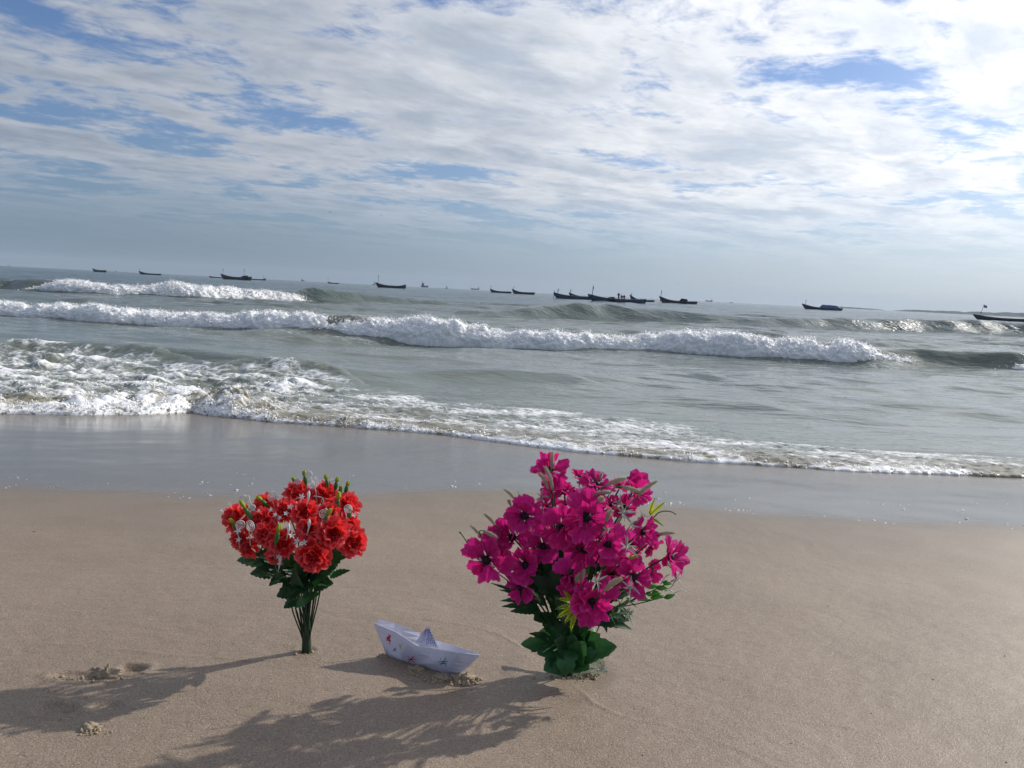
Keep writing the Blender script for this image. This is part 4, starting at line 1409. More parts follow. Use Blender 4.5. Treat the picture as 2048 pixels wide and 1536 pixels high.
# dark blades and lobed leaves
PLEAF = [((1072, 1205), (1000, 1178), 12, -2, 0), ((1075, 1208), (1001, 1200), 14, -3, 0), ((1078, 1215), (1004, 1212), 16, -4, 0), ((1080, 1222), (1020, 1222), 18, -3, 0), ((1070, 1200), (980, 1165), 9, -1, 0),
         ((1085, 1235), (1068, 1240), 34, -4, 0), ((1100, 1190), (1060, 1150), 34, -3, 0), ((1120, 1200), (1090, 1120), 46, -2, 0), ((1130, 1180), (1110, 1080), 50, 0, 0), ((1140, 1170), (1150, 1090), 46, -2, 0),
         ((1100, 1150), (1078, 1096), 36, -2, 0), ((1120, 1120), (1085, 1062), 34, 2, 0), ((1150, 1120), (1170, 1060), 44, 1, 0), ((1190, 1140), (1230, 1080), 44, 2, 0), ((1200, 1180), (1250, 1130), 40, 1, 0),
         ((1180, 1245), (1264, 1256), 22, -6, 0), ((1185, 1235), (1262, 1240), 24, -5, 0), ((1190, 1225), (1256, 1225), 22, -4, 0), ((1205, 1245), (1214, 1264), 10, -7, 0), ((1110, 1260), (1080, 1225), 40, -3, 0),
         ((1140, 1250), (1110, 1190), 46, -5, 0), ((1150, 1260), (1165, 1200), 44, -5, 0), ((1130, 1290), (1110, 1240), 46, -5, 0), ((1150, 1290), (1170, 1240), 40, -4, 0), ((1115, 1230), (1060, 1050), 26, 2, 0), ((1085, 1190), (1020, 1120), 30, 1, 0), ((1080, 1170), (1050, 1090), 34, 2, 0), ((1090, 1210), (1030, 1150), 30, 1, 0), ((1095, 1160), (1090, 1080), 40, 3, 0), ((1110, 1130), (1120, 1040), 36, 4, 0), ((1170, 1160), (1200, 1080), 44, 3, 0), ((1190, 1200), (1270, 1180), 36, 0, 0), ((1160, 1090), (1180, 1010), 36, 4, 0), ((1075, 1070), (1080, 1048), 22, -4, 0),
         # lobed leaves round the foot
         ((1125, 1290), (1042, 1288), 34, -4, 3), ((1100, 1280), (1060, 1266), 16, -4, 0), ((1120, 1300), (1075, 1306), 30, -5, 3), ((1095, 1290), (1062, 1303), 18, -5, 0), ((1140, 1300), (1100, 1255), 40, -4, 2),
         ((1150, 1310), (1233, 1292), 44, -5, 2), ((1150, 1300), (1200, 1268), 42, -4, 2), ((1150, 1318), (1205, 1310), 34, -6, 2), ((1155, 1290), (1180, 1262), 30, -3, 0), ((1140, 1325), (1170, 1285), 46, -6, 3),
         ((1135, 1320), (1088, 1340), 44, -5, 2), ((1130, 1322), (1090, 1318), 40, -5, 2), ((1140, 1318), (1110, 1348), 40, -7, 2), ((1142, 1320), (1160, 1346), 44, -7, 2), ((1145, 1322), (1178, 1338), 36, -6, 2), ((1135, 1300), (1130, 1350), 40, -8, 2),
         ((1140, 1310), (1148, 1270), 40, -6, 2), ((1130, 1310), (1110, 1280), 44, -6, 2),
         # on the far side
         ((1130, 1290), (1080, 1260), 46, 5, 2), ((1140, 1290), (1190, 1255), 46, 5, 2), ((1130, 1240), (1090, 1180), 44, 5, 0), ((1140, 1240), (1190, 1180), 44, 6, 0), ((1130, 1310), (1140, 1340), 44, 6, 2), ((1140, 1200), (1150, 1120), 46, 6, 0)]
for (b0, t0, wpx, dy, lob) in PLEAF:
    yb = PY + 0.006 * dy
    b_ = at(*b0, yb)
    t_ = at(*t0, PY + 0.0095 * dy + PS.uniform(-0.012, 0.012))
    g = sz(t_.x, t_.y) + 0.004
    if t_.z < g:
        t_.z = g
    leaf(pink, b_, t_, wpx * pm, Vector((PS.uniform(-0.4, 0.4), -0.8, 0.75)), M['leaf_b'] if (lob and PS.random() < 0.75) else M['leaf'],
         teeth=0.06 if lob else 0.10, bend=PS.uniform(0.03, 0.2), fold=PS.uniform(0.1, 0.4), n=15, lobes=lob)
# crumpled clear wrapping left at the foot
wc = on_sand(1183, 1338)
wc.z = sz(wc.x, wc.y)
nth, nph = 26, 12
TH, PH = np.meshgrid(np.linspace(0, 2 * PI, nth, endpoint=False), np.linspace(0.0, 0.5 * PI, nph), indexing='xy')
rr = 0.024 * (1 + 0.45 * pn3(np.cos(TH) * 2.2 + 4, np.sin(TH) * 2.2, PH * 2.5) + 0.25 * pn3(np.cos(TH) * 6, np.sin(TH) * 6, PH * 7))
v = np.stack([wc.x + rr * np.cos(TH) * np.cos(PH), wc.y + rr * np.sin(TH) * np.cos(PH) * 0.8, wc.z + rr * 1.35 * np.sin(PH)], -1).reshape(-1, 3)
wrap = link('plastic_wrap', mesh_np('plastic_wrap', v - np.array(PB), grid_faces(nph, nth, True), smooth=False), M['plastic'], pink)
wrap['label'] = 'crumpled clear plastic wrapping at the foot of the bunch'

# ------------------------------------------------------------------ the folded paper boat
KL, KR = on_sand(773, 1309), on_sand(914, 1350)
KL.z -= 0.002
KR.z -= 0.003
BO = (KL + KR) / 2
BO.z = sz(BO.x, BO.y)
boat = empty('paper_boat', BO)
tag(boat, 'folded white paper boat with hand-drawn red and teal stars resting on the sand', 'paper boat')
axis_ = (KR - KL).normalized()
sidev = Vector((0, 0, 1)).cross(axis_).normalized()        # away from the camera
bowN, bowF = at(747, 1244, KL.y + 0.000), at(753, 1236, KL.y + 0.014)
sternN, sternF = at(960, 1311, KR.y - 0.006), at(959, 1308, KR.y + 0.004)
rimN = [bowN, at(792, 1265, KL.y - 0.022), at(836, 1291, KL.y - 0.048), at(864, 1297, KL.y - 0.055), at(918, 1304, KR.y - 0.016), sternN]
rimF = [bowF, at(791, 1248, KL.y + 0.026), at(839, 1264, KL.y + 0.026), at(872, 1282, KL.y + 0.012), at(911, 1291, KR.y + 0.030), sternF]
keel = [KL + (KR - KL) * t for t in (0.0, 0.12, 0.45, 0.6, 0.86, 1.0)]


def paper_sheet(name, rim, keel_, bulge, thick, parent, mat):
    nr = 7
    V = []
    for j in range(nr):
        v_ = j / (nr - 1)
        for i in range(len(rim)):
            p = keel_[i].lerp(rim[i], v_)
            p = p + bulge * math.sin(PI * v_) * math.sin(PI * i / (len(rim) - 1)) + Vector((0, 0, 0.0012 * math.sin(5 * v_ + 3 * i)))
            V.append(p)
    nc = len(rim)
    v = np.array([tuple(p) for p in V])
    f = grid_faces(nr, nc)
    o = link(name, mesh_np(name, v - np.array(BO), f, smooth=False), mat, parent)
    sm = o.modifiers.new('paper', 'SOLIDIFY')
    sm.thickness = thick
    sm.offset = 0
    return o, v.reshape(nr, nc, 3)


near_o, nearV = paper_sheet('hull_side', rimN, keel, -sidev * 0.006, 0.0009, boat, M['paper'])
far_o, farV = paper_sheet('hull_side', rimF, [k + sidev * 0.0015 for k in keel], sidev * 0.006, 0.0009, boat, M['paper'])
apex = at(856, 1252, KL.y - 0.012)
cF, cN = rimF[2].lerp(rimF[3], 0.4), rimN[2].lerp(rimN[3], 0.3)
sl, sr = at(829, 1286, KL.y - 0.010), at(878, 1297, KL.y - 0.045)
low_l = keel[2] + (sl - keel[2]) * 0.35
low_r = keel[3] + (sr - keel[3]) * 0.35
midn = cN + (keel[2] - cN) * 0.10 + sidev * 0.010
sail = MB()
sail.add([apex, sl, midn, sr, cF + Vector((0, 0, -0.02))], [(0, 1, 2), (0, 2, 3), (0, 3, 4), (0, 4, 1)])
so_ = sail.build('sail', M['paper'], boat, BO, smooth=False)
sm = so_.modifiers.new('paper', 'SOLIDIFY')
sm.thickness = 0.0007
sm.offset = -1


def stroke(p, q, wd, nrm, name, mat, parent):
    p, q = Vector(p), Vector(q)
    s_ = (q - p).cross(nrm).normalized() * wd * 0.5
    n_ = nrm * 0.0009
    V = [p - s_ * 0.6 + n_, p + s_ * 0.6 + n_, (p + q) / 2 + s_ + n_ * 1.2, (p + q) / 2 - s_ + n_ * 1.2, q + s_ * 0.5 + n_, q - s_ * 0.5 + n_]
    return V, [(0, 1, 2, 3), (3, 2, 4, 5)]


def on_near(px, py):
    """point of the near paper side behind a pixel"""
    best, bp_, bn = 1e9, None, None
    d = Vector(ray(px, py)).normalized()
    o = Vector((0, 0, CAM_Z))
    nr, nc = nearV.shape[:2]
    from mathutils.geometry import intersect_ray_tri
    for i in range(nr - 1):
        for j in range(nc - 1):
            q = [Vector(nearV[i, j]), Vector(nearV[i, j + 1]), Vector(nearV[i + 1, j + 1]), Vector(nearV[i + 1, j])]
            for tri in ((q[0], q[1], q[2]), (q[0], q[2], q[3])):
                h_ = intersect_ray_tri(*tri, d, o, True)
                if h_ is not None:
                    n_ = (tri[1] - tri[0]).cross(tri[2] - tri[0]).normalized()
                    if n_.dot(d) > 0:
                        n_ = -n_
                    return h_, n_
    return None, None


def star_mark(cx, cy, arms, wd, mat):
    m_ = MB()
    for (ax_, ay_, bx_, by_) in arms:
        p, n1 = on_near(cx + ax_, cy + ay_)
        q, n2 = on_near(cx + bx_, cy + by_)
        if p is None or q is None:
            continue
        V, F = stroke(p, q, wd, n1, '', None, None)
        m_.add(V, F)
    if m_.v:
        m_.build('star_drawing', mat, near_o, BO, smooth=False)


star_mark(778.5, 1277, ((0, -9, 2, 11), (-6, -1, 4, -4), (-5, 4, 4, -7), (-4, 3, 4, 3), (-3, -5, 3, 5)), 0.0027, M['ink_red'])
star_mark(824, 1319, ((-7, -7, 9, 9), (1, -8, -4, 7), (-9, 0, 8, -2), (4, -7, -7, 5)), 0.0023, M['ink_red'])
star_mark(887, 1324, ((-6, -8, 7, 8), (5, -8, -5, 6), (-10, -1, 9, -2), (-7, 3, 8, 1)), 0.0022, M['ink_teal'])
star_mark(790, 1299, ((2, -4, -3, 3), (-1, -1, 3, 2)), 0.0024, M['ink_teal'])
star_mark(801, 1293, ((-3, -6, 2, 6), (3, -6, -1, 5)), 0.0020, M['ink_lime'])
# handwriting on the folded peak
ink = MB()
IR = random.Random(8)
for (A, B_, C_) in ((apex, sl, midn), (apex, midn, sr)):
    nrm = (B_ - A).cross(C_ - A).normalized()
    if nrm.dot(Vector((0, -1, 0.3))) < 0:
        nrm = -nrm
    for k in range(5):
        f0 = (k + 0.7) / 5.6
        P0, P1 = A.lerp(B_.lerp(C_, f0), 0.16), A.lerp(B_.lerp(C_, f0), 0.95)
        t = 0.0
        while t < 0.92:
            dt = IR.uniform(0.04, 0.13)
            a, b_ = P0.lerp(P1, t), P0.lerp(P1, min(t + dt, 1.0))
            wob = (P1 - P0).cross(nrm).normalized() * IR.uniform(-0.0007, 0.0007)
            V, F = stroke(a + wob, b_ - wob, IR.uniform(0.0007, 0.0018), nrm, '', None, None)
            ink.add(V, F)
            t += dt + IR.uniform(0.01, 0.07)
ink.build('handwriting', M['ink_blue'], so_, BO, smooth=False)


# ------------------------------------------------------------------ clumps of sand, bits on the beach
def clump(name, label, px, py, wpx, hpx, seed, group=None, lumpy=0.6, flat=0.6, mat=None, cat='sand clump', deep=1.0):
    P = on_sand(px, py)
    k = P.y / FPX * 1.05
    nth, nph = 30, 12
    TH, PH = np.meshgrid(np.linspace(0, 2 * PI, nth, endpoint=False), np.linspace(0.0, PI * 0.5, nph))
    cx, cy, cz = np.cos(TH) * np.cos(PH), np.sin(TH) * np.cos(PH), np.sin(PH)
    r_ = 1 + lumpy * 0.7 * pn3(cx * 1.8 + seed, cy * 1.8, cz * 1.8) + lumpy * 0.9 * (billow3(cx * 3.2 + seed, cy * 3.2, cz * 3.2, 3) - 0.3)
    v = np.stack([wpx * 0.5 * k * cx * r_, wpx * 0.5 * k * flat * deep * cy * r_, hpx * k * cz * r_ - 0.002], -1).reshape(-1, 3)
    o = link(name, mesh_np(name, v, grid_faces(nph, nth, True)), mat or M['clump'])
    o.location = (P.x, P.y, sz(P.x, P.y) - 0.001)
    tag(o, label, cat, group)
    return o


clump('sand_clump', 'pale crumbly sand clump at the lower left beside the bouquet shadow', 180, 1453, 42, 13, 2.2)
clump('sand_clump', 'rough kicked-up sand clump between the footprints at the left', 213, 1349, 44, 14, 5.1, lumpy=1.1)
clump('sand_clump', 'small damp sand lump beside the footprints, left of the larger clump', 188, 1340, 18, 8, 6.7)
clump('sand_clump', 'small wet sand lump against the near side of the paper boat', 829, 1338, 30, 9, 7.3, lumpy=0.9)
clump('sand_clump', 'heap of loose wet sand under the middle of the paper boat', 884, 1354, 42, 10, 9.4, lumpy=0.8)
clump('sand_clump', 'crumbly sand heap under the right tip of the paper boat', 925, 1355, 42, 12, 12.8, lumpy=1.1)
clump('sand_clump', 'low sand lump behind the left end of the paper boat', 766, 1311, 22, 8, 3.6)
clump('shell', 'small pale curved shell lying right of the bouquet shadow', 1129, 1461, 10, 4, 1.2, mat=M['shell'], cat='shell', deep=1.6)
clump('shell', 'tiny pale shell near the bottom edge below the bouquet', 1093, 1510, 13, 4, 4.2, mat=M['shell'], cat='shell')
clump('pebble', 'small dark pebble on the bare sand right of the bouquet', 1656, 1215, 6, 3, 2.0, mat=M['pebble'], cat='pebble', lumpy=0.2)
clump('pebble', 'tiny dark pebble on the sand near the bottom right', 1589, 1354, 5, 3, 2.6, mat=M['pebble'], cat='pebble', lumpy=0.2)
clump('pebble', 'dark speck of stone on the sand at the far left', 68, 1064, 9, 3, 3.1, mat=M['pebble'], cat='pebble', lumpy=0.2)
clump('pebble', 'tiny dark pebble just right of the magenta bouquet shadow', 1099, 1428, 6, 3, 3.9, mat=M['pebble'], cat='pebble', lumpy=0.2)
# loose crumbs of sand round the boat and the prints
P, r = [], []
for (cx, cy, n_, sx, sy, rs) in ((928, 1359, 90, 22, 6, 0.0024), (884, 1362, 36, 24, 5, 0.0020), (830, 1345, 24, 18, 5, 0.0020), (213, 1350, 60, 30, 8, 0.0024), (150, 1356, 20, 36, 8, 0.0018), (1150, 1352, 50, 50, 6, 0.0018), (612, 1302, 24, 14, 4, 0.0018), (180, 1462, 30, 26, 6, 0.002)):
    for _ in range(n_):
        p = on_sand(cx + rng.normal(0, sx * 0.6), cy + rng.normal(0, sy * 0.6))
        P.append((p.x, p.y, sz(p.x, p.y) + 0.0006))
        r.append(rs * np.clip(rng.lognormal(0, 0.5), 0.4, 2.5))
for _ in range(60):
    p = on_sand(rng.uniform(-50, 2100), rng.uniform(1060, 1536))
    P.append((p.x, p.y, sz(p.x, p.y) + 0.0004))
    r.append(0.0011 * np.clip(rng.lognormal(0, 0.4), 0.5, 1.6))
cr = blobs('sand_crumbs', np.array(P), np.array(r), M['clump'])
tag(cr, 'loose crumbs of damp sand round the boat and footprints', 'sand', kind='stuff')


# ------------------------------------------------------------------ boats on the water
def hull_mesh(L, beam, free, bow_rise, stern_rise, draft=0.35):
    """long wooden pirogue, bow at -X"""
    ns, V = 22, []
    sec = 9
    for i in range(ns):
        u = i / (ns - 1)
        x = (u - 0.5) * L
        b = beam * 0.5 * max(0.03, math.sin(PI * min(0.97, 0.03 + 0.94 * u)) ** 0.55) * (1.0 if u > 0.12 else 0.5 + 0.5 * u / 0.12)
        top = free + bow_rise * max(0, 1 - u / 0.5) ** 2.2 + stern_rise * max(0, (u - 0.7) / 0.3) ** 2
        bot = -draft + (draft + free * 0.75 + bow_rise * 0.78) * max(0, 1 - u / 0.13) ** 1.6 + (draft + free * 0.4) * max(0, (u - 0.94) / 0.06) ** 1.5
        bot = min(bot, top - 0.12)
        for k in range(sec):
            a = -1 + 2 * k / (sec - 1)
            V.append((x, b * math.copysign(abs(a) ** 0.6, a), bot + (top - bot) * abs(a) ** 1.7))
        for k in range(sec):
            a = 1 - 2 * k / (sec - 1)
            V.append((x, b * 0.88 * a, top - 0.02 - (0.42 * min(1.0, (top - bot) * 0.5)) * (1 - abs(a) ** 4)))
    nc = 2 * sec
    f = [tuple(map(int, q)) for q in grid_faces(ns, nc, True)]
    f.append(tuple(range(nc)))
    f.append(tuple((ns - 1) * nc + k for k in range(nc))[::-1])
    return V, f


def person(px, foot, yaw, label, cloth, seated=False, parent=None):
    """one continuous body grown over a skeleton"""
    hip = 0.55 if seated else 0.95
    J = {'hip': (0, 0, hip), 'chest': (0, -0.03, hip + 0.36), 'neck': (0, -0.04, hip + 0.54), 'head': (0, -0.07, hip + 0.72),
         'sl': (0.19, -0.03, hip + 0.45), 'el': (0.26, -0.06, hip + 0.18), 'hl': (0.2, -0.28, hip + 0.08),
         'sr': (-0.19, -0.03, hip + 0.45), 'er': (-0.27, -0.04, hip + 0.18), 'hr': (-0.22, -0.26, hip + 0.04)}
    if seated:
        J.update({'kl': (0.13, -0.40, hip), 'fl': (0.13, -0.42, 0.05), 'kr': (-0.13, -0.40, hip), 'fr': (-0.13, -0.42, 0.05)})
    else:
        J.update({'kl': (0.11, -0.02, 0.5), 'fl': (0.12, 0.02, 0.05), 'kr': (-0.11, -0.02, 0.5), 'fr': (-0.12, 0.03, 0.05)})
    R_ = {'hip': .15, 'chest': .16, 'neck': .06, 'head': .105, 'sl': .075, 'el': .05, 'hl': .04, 'sr': .075, 'er': .05, 'hr': .04, 'kl': .075, 'fl': .05, 'kr': .075, 'fr': .05}
    names = list(J)
    E_ = [('hip', 'chest'), ('chest', 'neck'), ('neck', 'head'), ('chest', 'sl'), ('sl', 'el'), ('el', 'hl'), ('chest', 'sr'), ('sr', 'er'), ('er', 'hr'), ('hip', 'kl'), ('kl', 'fl'), ('hip', 'kr'), ('kr', 'fr')]
    me = bpy.data.meshes.new('person')
    me.from_pydata([J[n] for n in names], [(names.index(a), names.index(b)) for a, b in E_], [])
    o = link('person', me, cloth)
    o.location = foot
    o.rotation_euler = (0, 0, yaw)
    sk = o.modifiers.new('skin', 'SKIN')
    for i, n in enumerate(names):
        me.skin_vertices[0].data[i].radius = (R_[n], R_[n])
    me.skin_vertices[0].data[0].use_root = True
    o.modifiers.new('smooth', 'SUBSURF').levels = 1
    tag(o, label, 'person', 'fishermen aboard the nearest long boat')
    return o


def pirogue(x0, x1, dist, hullpx, label, masts=(), mat='hull', rise=1.0, yaw=0.0, cargo=None, flag=None, stern=0.2, flip=False):
    """x0..x1: where the boat shows in the photograph, dist: how far out it lies"""
    a, b = at(x0, 600, dist), at(x1, 600, dist)
    L = b.x - a.x
    free = max(0.5, 0.82 * hullpx / FPX * dist)
    c = Vector(((a.x + b.x) / 2, dist, 0.0))
    root = empty('fishing_boat', c)
    tag(root, label, 'boat', 'wooden fishing boats moored off the beach')
    rise *= 0.8
    V, F = hull_mesh(L / max(0.3, math.cos(yaw)), max(1.6, L * 0.13), free, rise, stern)
    m_ = MB()
    m_.add(V, F)
    ho = m_.build('hull', M[mat], root)
    ho.rotation_euler = (0, 0, yaw)
    # pale rail along the sheer, both sides
    for sgn in (-1, 1):
        pts = []
        ns, nc = 22, 18
        for i in range(1, ns - 1):
            p = V[i * nc + (0 if sgn < 0 else 8)]
            pts.append((p[0], p[1] * 1.01, p[2] + 0.03))
        ro = MB().tube(pts, 0.06, 4).build('rail', M['rail'], root)
        ro.rotation_euler = (0, 0, yaw)
    for k in range(4):
        xq = (-0.25 + 0.17 * k) * L
        th = MB().box((xq, 0, free - 0.12), (0.25, max(1.6, L * 0.13) * 0.8, 0.06)).build('thwart', M['hull_in'], root)
        th.rotation_euler = (0, 0, yaw)
    for (mx, my) in masts:
        P = at(mx, my, dist)
        lean = (P.x - c.x) * 0.0
        lx = P.x - c.x + random.uniform(-0.02, 0.02)
        sag = free * 0.4
        mo = MB().tube([(lx - 0.12, 0, sag), (lx, 0.02, (P.z + sag) / 2), (lx + 0.06, 0, P.z)], [0.09, 0.07, 0.045], 5).build('mast', M['mast'], root)
        if P.z - sag > 2.2:
            hb = P.z - (P.z - sag) * 0.25
            MB().tube([(lx, 0, P.z - 0.15), (lx + 0.13, 0.03, P.z - 0.55), (lx + 0.05, 0.0, hb - 0.3)], [0.03, 0.12, 0.05], 5).build('rolled_pennant', M['net'], mo)
    if flag:
        (fx0, fy0), (fx1, fy1) = flag
        p, q = at(fx0, fy0, dist) - c, at(fx1, fy1, dist) - c
        mo = MB().tube([p, (p + q) / 2 + Vector((0.03, 0, 0)), q], [0.05, 0.04, 0.03], 5).build('flagpole', M['mast'], root)
        ax = Vector((1.0, 0.25, -0.35)) * 0.95
        vv = []
        for i in range(6):
            for j in range(4):
                u, w_ = i / 5, j / 3
                vv.append(q + ax * u + Vector((0, 0.1 * math.sin(5 * u), -0.75 * w_ * (1 - 0.25 * u))))
        fm = MB()
        fm.add(vv, [tuple(map(int, f)) for f in grid_faces(6, 4)])
        fm.build('flag', M['flag'], mo)
    if cargo:
        for (cx0, cx1, cy, cm, nm) in cargo:
            p, q = at(cx0, cy, dist), at(cx1, cy, dist)
            lx, w_ = (p.x + q.x) / 2 - c.x, (q.x - p.x)
            top = p.z
            nth, nph = 18, 8
            TH, PH = np.meshgrid(np.linspace(0, 2 * PI, nth, endpoint=False), np.linspace(0, PI / 2, nph))
            rr_ = 1 + 0.25 * pn3(np.cos(TH) * 2 + cx0, np.sin(TH) * 2, PH * 2)
            v = np.stack([lx + w_ * 0.5 * np.sign(np.cos(TH)) * np.abs(np.cos(TH)) ** 0.5 * np.cos(PH) ** 0.4 * rr_, 0.8 * np.sin(TH) * np.cos(PH) ** 0.5 * rr_, free * 0.4 + (max(top, free + 0.2) - free * 0.4) * np.sin(PH) * rr_], -1).reshape(-1, 3)
            link(nm, mesh_np(nm, v, grid_faces(nph, nth, True)), M[cm], root)
    return root, c, free


pirogue(186, 214, 620, 4.5, 'short dark fishing boat farthest left on the water', mat='hull', rise=1.6)
pirogue(278, 323, 560, 3.0, 'low dark fishing boat with raised bow, second boat from the left', masts=((279, 537),), rise=2.0)
pirogue(418, 450, 640, 2.0, 'small distant boat whose bow shows behind the large two-masted boat', rise=1.0)
pirogue(441, 503, 400, 6.5, 'large dark fishing boat with two short masts, third at the left', masts=((446, 536), (488, 537)), rise=1.8, stern=0.7, cargo=((482, 499, 551.5, 'net', 'net_heap'),))
pirogue(496, 531, 620, 2.0, 'pale blue boat half hidden behind the two-masted boat', masts=((527, 550),), mat='hull_b', rise=0.5, stern=1.2)
pirogue(655, 677, 700, 2.0, 'tiny dark boat with a thin mast left of the middle', masts=((656, 556),), rise=1.2)
pirogue(750, 811, 340, 5.5, 'dark fishing boat with leaning thin mast left of the photo centre', masts=((757, 549),), rise=1.6, stern=0.9)
pirogue(979, 1022, 420, 4.0, 'left one of two slim dark boats lying end to end near the middle', masts=((982, 570),), rise=1.6, mat='hull_b')
pirogue(1023, 1069, 400, 5.0, 'right one of two slim dark boats lying end to end near the middle', masts=((1027, 573),), rise=2.0)
pirogue(1137, 1205, 230, 5.0, 'dark boat half hidden in the middle of the boat cluster', masts=((1141, 578),), rise=1.5, mat='hull_b')
pirogue(1106, 1192, 200, 7.0, 'dark boat with two short masts at the left of the boat cluster', masts=((1109, 580), (1116, 576)), rise=1.0, mat='hull_b')
_, pc, pf = pirogue(1175, 1292, 165, 7.5, 'longest dark blue boat in the cluster, with tall mast and people aboard', masts=((1186, 570),), rise=1.1, stern=0.35, mat='hull_b', cargo=((1215, 1232, 594, 'net', 'net_heap'),))
pirogue(1259, 1309, 260, 3.0, 'slim boat with high bow at the right end of the boat cluster', masts=((1263, 585),), rise=2.2)
pirogue(1318, 1395, 250, 5.5, 'dark boat with upturned bow and a heap of nets, right of the cluster', masts=((1323, 580),), rise=1.8, cargo=((1360, 1376, 597.5, 'net', 'net_heap'),))
pirogue(1605, 1687, 330, 5.0, 'dark boat with blue tarpaulin cover, alone towards the right', masts=((1612, 598),), rise=1.8, cargo=((1640, 1682, 609.5, 'tarp', 'tarpaulin'),))
pirogue(1950, 2075, 190, 6.5, 'nearest dark boat cut off by the right edge, flying a small flag', rise=0.9, flag=((1961, 628), (1968, 609)), mat='hull')
for k, (xx, st_, cl, lab) in enumerate(((1237, False, 'cloth_dark', 'person in dark clothes standing in the long boat, leftmost of three'),
                                         (1243, True, 'cloth_red', 'person in a red shirt seated in the long boat, middle of three'),
                                         (1248, True, 'cloth_red', 'person in a red shirt seated in the long boat, rightmost of three'))):
    P = at(xx, 600, 165)
    person(xx, (P.x, 165 + 0.1, pf * 0.62), random.uniform(-0.6, 0.6), lab, M[cl], seated=st_)


def ship(px, dist, wpx, label, cat, kind, pale=False, flip=1):
    c = at(px, 600, dist)
    k = dist / FPX
    L = wpx * k
    root = empty({'cargo': 'cargo_ship', 'sail': 'sailing_boat', 'block': 'work_vessel', 'low': 'motor_boat'}[kind], (c.x, dist, 0))
    root.scale = (flip, 1, 1)
    tag(root, label, cat, 'vessels far out on the horizon')
    mt = M['ship_w'] if pale else M['ship']
    if kind == 'cargo':
        h = L * 0.13
        V, F = hull_mesh(L, L * 0.18, h, h * 0.5, h * 0.2, 1.0)
        m_ = MB()
        m_.add(V, F)
        m_.build('hull', mt, root)
        MB().box((L * 0.38, 0, h + L * 0.07), (L * 0.13, L * 0.14, L * 0.15)).build('bridge', M['ship_w'], root, smooth=False)
        MB().tube([(L * 0.42, 0, h + L * 0.12), (L * 0.42, 0, h + L * 0.22)], L * 0.02, 8).build('funnel', mt, root)
        MB().tube([(-L * 0.35, 0, h), (-L * 0.35, 0, h + L * 0.12)], L * 0.008, 5).build('mast', mt, root)
    elif kind == 'block':
        h = L * 0.22
        V, F = hull_mesh(L, L * 0.3, h, h * 0.3, h * 0.3, 1.0)
        m_ = MB()
        m_.add(V, F)
        m_.build('hull', mt, root)
        MB().box((-L * 0.2, 0, h + L * 0.16), (L * 0.3, L * 0.2, L * 0.32)).build('deckhouse', mt, root, smooth=False)
        MB().tube([(-L * 0.25, 0, h + L * 0.3), (-L * 0.25, 0, h + L * 0.62)], L * 0.03, 6).build('mast', mt, root)
    elif kind == 'sail':
        h = L * 0.16
        V, F = hull_mesh(L, L * 0.3, h, h * 0.4, 0.1, 0.4)
        m_ = MB()
        m_.add(V, F)
        m_.build('hull', mt, root)
        MB().tube([(0, 0, 0), (0, 0, L * 1.15)], L * 0.025, 5).build('mast', mt, root)
        s_ = MB()
        s_.add([(0.03 * L, 0, L * 0.25), (0.42 * L, 0.06 * L, L * 0.25), (0.2 * L, 0.08 * L, L * 0.5), (0.03 * L, 0, L * 1.1)], [(0, 1, 2), (0, 2, 3)])
        s_.build('sail', M['ship'], root)
    else:
        V, F = hull_mesh(L, L * 0.25, L * 0.12, L * 0.08, 0.1, 0.4)
        m_ = MB()
        m_.add(V, F)
        m_.build('hull', mt, root)
        MB().box((L * 0.1, 0, L * 0.17), (L * 0.3, L * 0.15, L * 0.12)).build('cabin', mt, root, smooth=False)


ship(605, 2600, 7, 'blocky grey work vessel on the horizon left of the middle', 'ship', 'block')
ship(747, 1500, 7, 'tiny sailing boat just left of the leaning-mast boat', 'sailing boat', 'sail')
ship(848, 2600, 15, 'grey ship with tall deckhouse on the horizon left of the middle', 'ship', 'block')
ship(892, 1800, 6, 'tiny sailing boat on the horizon between two distant ships', 'sailing boat', 'sail')
ship(949, 4200, 18, 'long pale cargo ship on the horizon near the middle', 'ship', 'cargo', True)
ship(1418, 3600, 14, 'faint cargo ship on the horizon right of the boat cluster', 'ship', 'cargo')
ship(1463, 1800, 7, 'very small low motor boat on the horizon right of the cluster', 'motor boat', 'low')
ship(232, 1600, 4, 'tiny vessel between the two leftmost fishing boats', 'sailing boat', 'sail')
ship(253, 2200, 3, 'faintest vessel speck near the second boat from the left', 'sailing boat', 'sail')
ship(20, 2200, 4, 'tiny vessel speck at the extreme left of the horizon', 'sailing boat', 'sail')

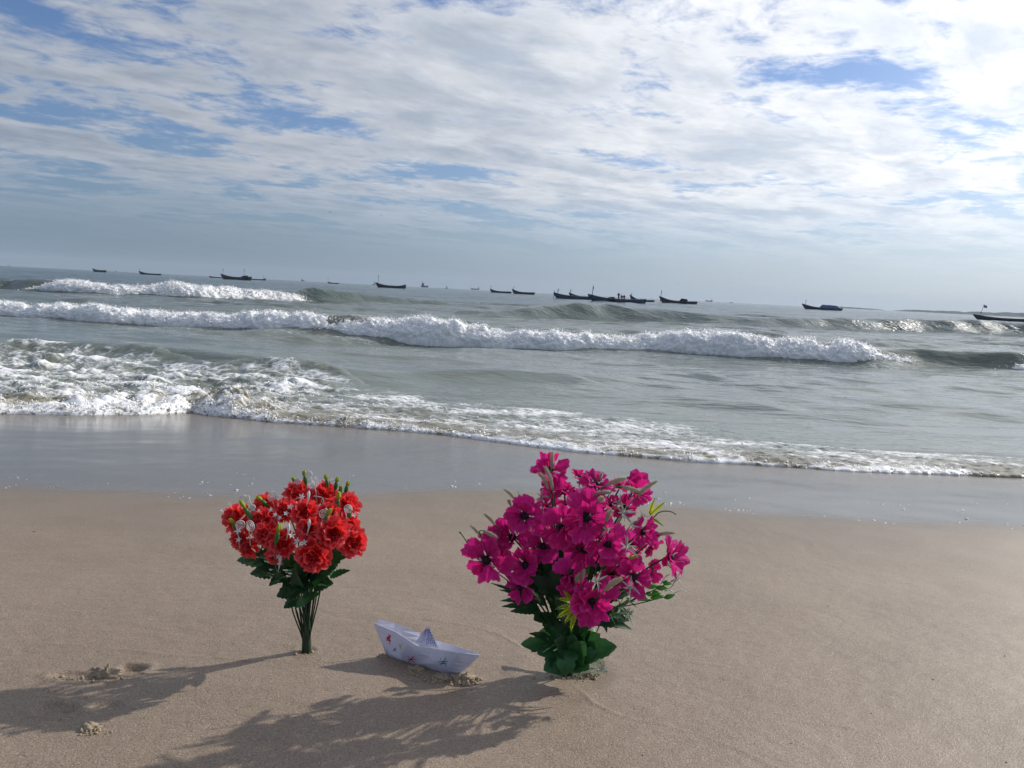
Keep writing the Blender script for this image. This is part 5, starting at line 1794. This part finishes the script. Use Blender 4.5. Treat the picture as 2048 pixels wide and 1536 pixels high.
# ------------------------------------------------------------------ low coast at the far right
def coast(px0, px1, dist, hpx0, hpx1, seed, name):
    a, b = at(px0, 600, dist).x, at(px1, 600, dist * 0.97).x
    n, m_ = 260, 9
    U, Vv = np.meshgrid(np.linspace(0, 1, n), np.linspace(0, 1, m_), indexing='ij')
    x = a + (b - a) * U
    k = dist / FPX
    top = (hpx0 + (hpx1 - hpx0) * U) * k
    ridge = np.clip(0.62 + 0.5 * fbm2(U * 26 + seed, U * 0 + seed, 4, 0.6) + 0.35 * np.clip(fbm2(U * 90 + seed, U * 0, 3), 0, 1), 0.15, 1.6)
    z = -1.0 + (top * ridge * sstep(0, 0.08, U) + 1.2) * np.sin(PI * Vv) ** 0.6
    y = dist + (Vv - 0.35) * 420.0 + 30 * pn2(U * 30, Vv * 3)
    o = link(name, mesh_np(name, np.stack([x, y, z], -1).reshape(-1, 3), grid_faces(n, m_)), M['coast'])
    tag(o, kind='structure')


coast(1680, 1782, 7200, 3.2, 1.6, 2.0, 'far_coast')
coast(1802, 2300, 6400, 4.0, 13.0, 6.0, 'far_coast')


# ------------------------------------------------------------------ birds
def bird(px, py, dist, span, bank, label):
    c = at(px, py, dist)
    root = empty('seabird', c)
    tag(root, label, 'bird', 'seabirds in the sky')
    root.rotation_euler = (0.1, bank, random.uniform(-0.5, 0.5))
    MB().tube([(0, -0.16, 0), (0, -0.10, 0.012), (0, 0.0, 0.015), (0, 0.10, 0.01), (0, 0.2, 0.01)], [0.012, 0.045, 0.055, 0.035, 0.012], 8).build('body', M['bird'], root)
    for s_ in (-1, 1):
        V, F = leaf_geo((0, 0, 0.02), (s_ * span * 0.25, -0.03, 0.10), 0.16, (0, 0, 1), n=5, nv=3)
        V2, F2 = leaf_geo((s_ * span * 0.2, -0.03, 0.09), (s_ * span * 0.5, 0.06, 0.05), 0.13, (0, 0, 1), n=6, nv=3)
        m_ = MB()
        m_.add(V, F)
        m_.add(V2, F2)
        m_.build('wing', M['bird'], root)


bird(660, 425, 130, 0.75, 0.5, 'dark seabird flying above the leaning-mast boat, largest of the birds')
bird(762, 431, 170, 0.6, -0.3, 'tiny dark seabird in the sky, rightmost of the birds')
bird(413, 471, 170, 0.6, 0.2, 'tiny dark seabird low in the sky at the left')

# ------------------------------------------------------------------ moist air over the sea
hm, ht, hout = new_mat('haze')
pv = ht.n('ShaderNodeVolumePrincipled')
pv.inputs['Color'].default_value = (0.78, 0.89, 1.0, 1)
pv.inputs['Density'].default_value = 0.00006
pv.inputs['Anisotropy'].default_value = 0.0
ht.l(pv.outputs[0], hout.inputs['Volume'])
hz = MB().box((0, 4200, 60.0), (26000, 9000, 128.0)).build('haze', hm, smooth=False)
tag(hz, kind='stuff')
